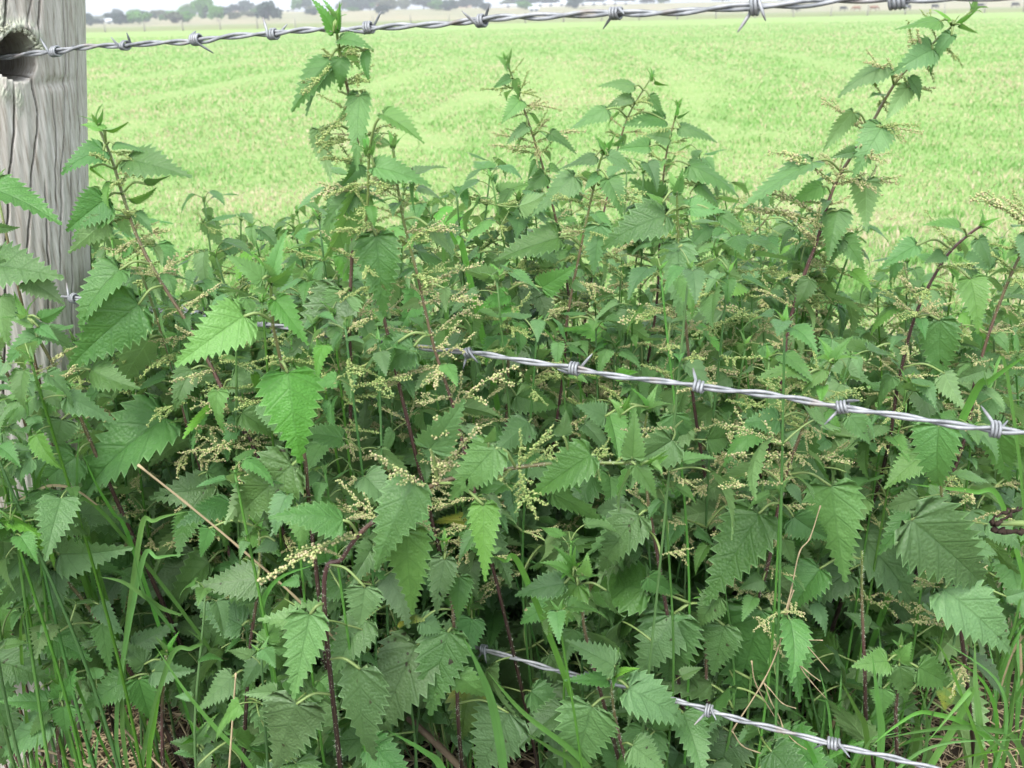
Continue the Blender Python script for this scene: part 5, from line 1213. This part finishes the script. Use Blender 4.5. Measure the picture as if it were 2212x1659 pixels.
for pts, w, rt in ((rr7((1120, 715), (1000, 670), (900, 600), (760, 510), (610, 478)), .0055, False), (rr7((1080, 822), (1000, 720), (920, 620), (880, 560), (820, 290)), .0045, False), (rr7((1540, 1640), (1350, 1430), (1150, 1190), (940, 880)), .006, True),
                   (rr7((920, 1640), (960, 1350), (992, 1170)), .006, True), (rr7((1650, 830), (1620, 650), (1720, 490), (1945, 402)), .006, True), (rr7((870, 430), (980, 360), (1150, 340)), .005, True), (rr7((860, 260), (960, 130), (1160, 75)), .0055, True), (rr7((1040, 1010), (1180, 920), (1245, 880), (1150, 800)), .005, True), (rr7((130, 870), (180, 650)), .004, True), (rr7((235, 1659), (235, 1440)), .005, True)):
    hand_blade(TB, pts, .82, .78, w, rooted=rt)
TM = blade_thing('grass_tuft', 'broad creased grass blades in front of the lowest wire beside the twig', loc=(at(1060, 1600, .80).x, .82, 0))
for pts, w in ((rr8((1055, 1680), (1010, 1380), (965, 1200), (900, 1040), (805, 845)), .0095), (rr8((680, 1670), (560, 1550), (335, 1425)), .009), (rr8((1520, 1670), (1350, 1540), (1190, 1440)), .007), (rr8((1580, 1660), (1180, 1320), (950, 1060)), .007), (rr8((1180, 460), (1060, 380), (990, 350)), .006)):
    hand_blade(TM, pts, .80, .76, w)
TR = blade_thing('grass_tuft', 'tall arching grass blades at the right end of the lowest wire', loc=(at(2020, 1600, .9).x, .9, 0))
for pts, w in ((zr((1400, 1080), (1600, 750), (1755, 430), (1640, 560), (1380, 880)), .0095), (zr((2150, 880), (1900, 770), (1600, 752), (1300, 790), (1005, 852)), .007), (zr((1950, 930), (1700, 720), (1450, 640), (1280, 632), (1050, 780), (885, 925)), .006),
               (zr((845, 800), (760, 600), (630, 355)), .0065), (zr((1820, 840), (1790, 400), (1785, -10)), .0085), (zr((1975, 790), (1930, 500), (1800, 300), (1540, 125)), .0045), (zr((1880, 1100), (1830, 900), (1560, 200), (1420, -20)), .0045), (zr((2080, 800), (2140, 400)), .006),
               (zr((1890, 960), (2210, 740)), .006), (zr((415, 1100), (320, 870), (278, 715)), .006), (zr((975, 830), (950, 560), (900, 120)), .009), (zr((1365, 900), (1360, 600), (1295, 350)), .004), (zr((770, 1110), (850, 930)), .007), (zr((1120, 1110), (1500, 900), (2212, 860)), .005),
               (zr((2120, 1100), (2000, 900), (1700, 640)), .005), (zr((1960, 1100), (2060, 700), (1960, 330), (1500, 0)), .0045), (zr((1550, 1100), (1750, 1000), (2230, 930)), .005), (zr((1350, 1000), (1400, 700), (1480, 540)), .004)):
    hand_blade(TR, pts, .86, .80 + .05 * fr_.random(), w)
TW = blade_thing('grass_tuft', 'wide grass blade slanting up beside the open pasture', loc=(at(2090, 1000, 1.0).x, 1.0, 0))
for pts, w in (([rp(6, 1860, 930), rp(6, 2010, 760), rp(6, 2260, 590)], .010), ([rp(6, 2080, 1545), rp(6, 1900, 1455), rp(6, 1700, 1430), rp(6, 1490, 1405)], .006), ([rp(6, 2100, 700), rp(6, 2000, 810), rp(6, 1960, 700)], .004)):
    hand_blade(TW, pts, 1.0, .95, w)
TX = blade_thing('grass_tuft', 'pale folded grass blade behind the thin pink nettle stem', loc=(at(940, 900, 1.05).x, 1.05, 0))
for pts, w in (([rp(5, 605, 890), rp(5, 590, 720), rp(5, 540, 645), rp(5, 600, 660), rp(5, 645, 940)], .010), ([rp(5, 500, 1000), rp(5, 480, 800), rp(5, 420, 700)], .012), ([rp(2, 830, 1650), rp(2, 760, 1500), rp(2, 685, 1355)], .007), ([rp(5, 1400, 580), rp(5, 1200, 500), rp(5, 1010, 470)], .003), ([rp(5, 690, 90), rp(5, 680, -60)], .006), ([rp(5, 540, 520), rp(5, 560, 380)], .006)):
    hand_blade(TX, pts, 1.08, 1.04, w)
BLADES = []
for i in range(10):
    r0 = random.Random(60 + i); h = 1.0; a = 0; cur = r0.uniform(.4, 1.6); path = [Vector((0, 0, 0))]
    for k in range(9):
        t = cur * (k / 8) ** 1.5; path.append(path[-1] + Vector((.02 * math.sin(k + i), math.sin(t), math.cos(t))) / 9)
    BLADES.append(mesh('blade', *strip(path, .028 + .012 * r0.random(), .4, Vector((0, 1, .1)))[:2], [M['blade']], True, strip(path, .03, .4, Vector((0, 1, .1)))[2]))
def tuft(x, y, n, h, label, group, seed):
    r0 = random.Random(seed); e = blade_thing('grass_tuft', label, group, loc=(x, y, gz(x, y) - .005))
    for k in range(n):
        o = obj('blade', BLADES[r0.randrange(10)], e); s = h * r0.uniform(.5, 1.15)
        o.location = (r0.gauss(0, .03), r0.gauss(0, .03), 0); o.rotation_euler = (r0.uniform(-.15, .25), r0.uniform(-.2, .2), r0.uniform(0, 6.28)); o.scale = (s * .85, s, s)
        if r0.random() < .06: set_mat(o, 0, M['straw'])
tr_ = random.Random(8)
for i in range(6):                                          # left, between the post and the nettles
    p = at(tr_.uniform(-40, 560), 1200, tr_.uniform(1.1, 1.45)); tuft(p.x, p.y, 12, .22, 'tuft of long green grass growing between post and nettles', 'grass tufts by the post', 70 + i)
for i, (px_, Y_) in enumerate([(-30, .92), (15, .90), (45, .94), (-10, .86), (70, .97)]):
    p = at(px_, 1500, Y_); tuft(p.x, p.y, 10, .22, 'dense tuft of grass hiding the foot of the post', 'grass tufts hiding the post foot', 570 + i)
for i in range(22):                                          # right end
    p = at(tr_.uniform(1720, 2330), 1300, tr_.uniform(.92, 1.55)); tuft(p.x, p.y, 16, .27, 'tuft of long green grass at the right end of the nettles', 'grass tufts right of the nettles', 170 + i)
for i in range(34):                                          # under and behind the nettles
    p = at(tr_.uniform(480, 1900), 1000, tr_.uniform(1.15, 1.9)); tuft(p.x, p.y, 14, .30, 'tuft of green grass behind the nettle stems', 'grass tufts behind the nettles', 270 + i)

def build_straw():
    r0 = random.Random(4); A = Acc()
    for i in range(5200):
        x = r0.uniform(-.95, .75); y = r0.uniform(.78, 1.7); L_ = r0.uniform(.03, .16); a = r0.uniform(0, 6.28)
        d = Vector((math.cos(a), math.sin(a), r0.uniform(-.06, .10))); z = gz(x, y) + r0.uniform(.002, .022); p = Vector((x, y, z)); b = Vector((r0.uniform(-.02, .02), r0.uniform(-.02, .02), r0.uniform(0, .012)))
        A.add(*tube([p, p + d * L_ * .5 + b, p + d * L_], r0.uniform(.0005, .0016), 3))
    tag(obj('straw_litter', A.build('straw_litter', [M['straw']])), 'matted dry straw litter on the bare earth under the nettles', 'straw', kind='stuff')
build_straw()
def stalk(name, label, runs, cat='stalk', m='straw', knots=True):
    """runs: (part, pts, Y0, Y1, r0, r1); the first is the main stem"""
    first = at(*runs[0][1][-1], runs[0][3]); e = empty(name, (first.x, first.y, 0)); tag(e, label, cat); b = Vector(e.location)
    for part, pts, Y0, Y1, ra, rb in runs:
        P = [at(x, y, Y0 + (Y1 - Y0) * i / (len(pts) - 1)) - b for i, (x, y) in enumerate(pts)]
        path = catmull(P, 6); n = len(path)
        rad = [ra + (rb - ra) * i / (n - 1) + (.0004 if knots and i % 6 == 0 else 0) for i in range(n)]
        if name == 'withered_leaf' and part == 'blade':         # crumpled
            path = [p + Vector((lr.gauss(0, .0014), lr.gauss(0, .0014), lr.gauss(0, .0014))) for p in path]; rad = [q * lr.uniform(.5, 1.6) for q in rad]
        V, Fc, UV = tube(path, rad, 6); obj(part, mesh(part, V, Fc, [M['petiole' if part == 'stalk' else m]], True, UV), e)
stalk('dry_stalk', 'branched pale dry grass stalk hanging over the lowest wire', [
    ('stem', rr9((955, 40), (890, 240), (825, 330), (775, 560), (742, 690), (700, 900), (600, 1130), (410, 1430)), .89, .83, .0006, .0008),
    ('branch', rr9((410, 1430), (470, 1520), (560, 1560), (700, 1600), (845, 1632)), .83, .84, .0008, .0005), ('branch', rr9((605, 1135), (640, 1170), (720, 1260), (805, 1292)), .85, .84, .0007, .0004),
    ('branch', rr9((610, 1140), (650, 1250), (720, 1400), (750, 1670)), .85, .86, .0007, .0005), ('branch', rr9((740, 760), (850, 880), (1010, 1065)), .86, .84, .0009, .0004),
    ('branch', rr9((742, 800), (800, 980), (870, 1060), (955, 1125)), .86, .85, .0010, .0004), ('branch', rr9((745, 820), (830, 1030), (900, 1130), (985, 1225)), .86, .85, .0009, .0004), ('branch', rr9((530, 1000), (560, 1150), (700, 1390)), .85, .86, .0008, .0006),
    ('branch', rr9((745, 780), (830, 860), (970, 872)), .86, .85, .0008, .0004), ('branch', rr9((720, 1420), (800, 1500), (870, 1545)), .86, .85, .0007, .0004), ('stem', rr9((790, 560), (760, 650), (742, 760)), .87, .86, .0008, .0009)])
stalk('dry_stalk', 'single straight tan stalk slanting down to the right across dark leaves', [('stem', [(298, 1004), (400, 1085), (520, 1185), (640, 1292), (760, 1420)], .78, .84, .0010, .0013)])
stalk('dry_stalk', 'upright thin tan stalk rising from the straw', [('stem', rr7((1456, 1075), (1440, 1300), (1412, 1700)), .80, .80, .0009, .0012)])
stalk('dry_stalk', 'long pale straw lying over the litter', [('stem', rr7((-10, 1390), (130, 1540), (300, 1560), (560, 1650)), .92, .86, .0012, .0016)])
stalk('dry_stalk', 'pale hollow straw lying beside the low nettles', [('stem', rr7((690, 1330), (830, 1490), (1010, 1670)), .95, .88, .0014, .0014)])
stalk('dry_stalk', 'orange dried grass leaf hanging by the straw', [('stem', rr7((300, 1450), (290, 1540), (260, 1650)), .86, .86, .0012, .0008)])
stalk('dead_twig', 'thick brown dead twig lying on the straw below the nettles', [('wood', rr8((400, 1300), (520, 1400), (650, 1520), (810, 1680)), .98, .93, .0042, .0052)], 'twig', 'twig')
stalk('withered_leaf', 'black shrivelled leaf curled around a stalk at the right edge', [
    ('blade', rr9((2200, 55), (2130, 75), (2060, 90), (2015, 130), (2030, 185), (2110, 205), (2212, 190)), .93, .93, .0012, .0030), ('blade', rr9((2180, 60), (2100, 110), (2040, 160)), .925, .925, .0010, .0022), ('stalk', rr9((2330, 170), (2200, 150), (2080, 150), (2030, 140)), .935, .932, .004, .0028)], 'leaf', 'dead_leaf')
wd = empty('round_leaved_weed', (at(970, 1560, .96).x, .96, 0)); tag(wd, 'small weed with smooth round bright leaves under the nettles', 'weed')
V, Fc, UV, tip = leaf_geo(9, T=10, droop=.2, fold=.1, width=1.45, entire=True, pucker=.003)
RL = mesh('round_leaf', [Vector((v.x, v.y * .78, v.z)) for v in V], Fc, [M['dock']], True, UV)
for (b, t, Y) in ((rr8((640, 1190), (840, 1175)), None, .95), (rr8((600, 1290), (720, 1390)), None, .95), (rr8((560, 1270), (470, 1300)), None, .96), (rr8((800, 1440), (830, 1600)), None, .96)):
    p0, p1 = at(*b[0], Y), at(*b[1], Y - .02); fr = frame(p1 - p0, (C0 - p0).normalized()); L_ = (p1 - p0).length * 1.25
    o = obj('leaf', RL, wd); o.matrix_basis = Matrix.Translation(-Vector(wd.location)) @ Matrix.Translation(p0) @ fr.to_4x4() @ Matrix.Scale(L_, 4)
    q = Vector(wd.location); path = catmull([Vector((0, 0, 0)), (p0 - q) * .5 + Vector((0, .01, .01)), p0 - q], 5); obj('petiole', mesh('petiole', *tube(path, .0012, 5)[:2], [M['petiole']]), wd)

# ------------------------------------------------------------------ hazy air over the far land
def haze():
    V = [(x, y, z) for x in (-2500, 2500) for y in (-60, 3500) for z in (-1.2, 40)]
    Fc = [(0, 1, 3, 2), (4, 6, 7, 5), (0, 4, 5, 1), (2, 3, 7, 6), (0, 2, 6, 4), (1, 5, 7, 3)]
    m, nt, out, N, L = mat('haze')
    v = N('VolumePrincipled'); v.inputs['Color'].default_value = (.93, .96, 1, 1); v.inputs['Density'].default_value = .0011; v.inputs['Anisotropy'].default_value = .2
    L(v.outputs[0], out.inputs['Volume'])
    o = tag(obj('haze', mesh('haze', V, Fc, [m], False)), 'pale hazy air thickening towards the far hill', 'haze', kind='stuff')
haze()
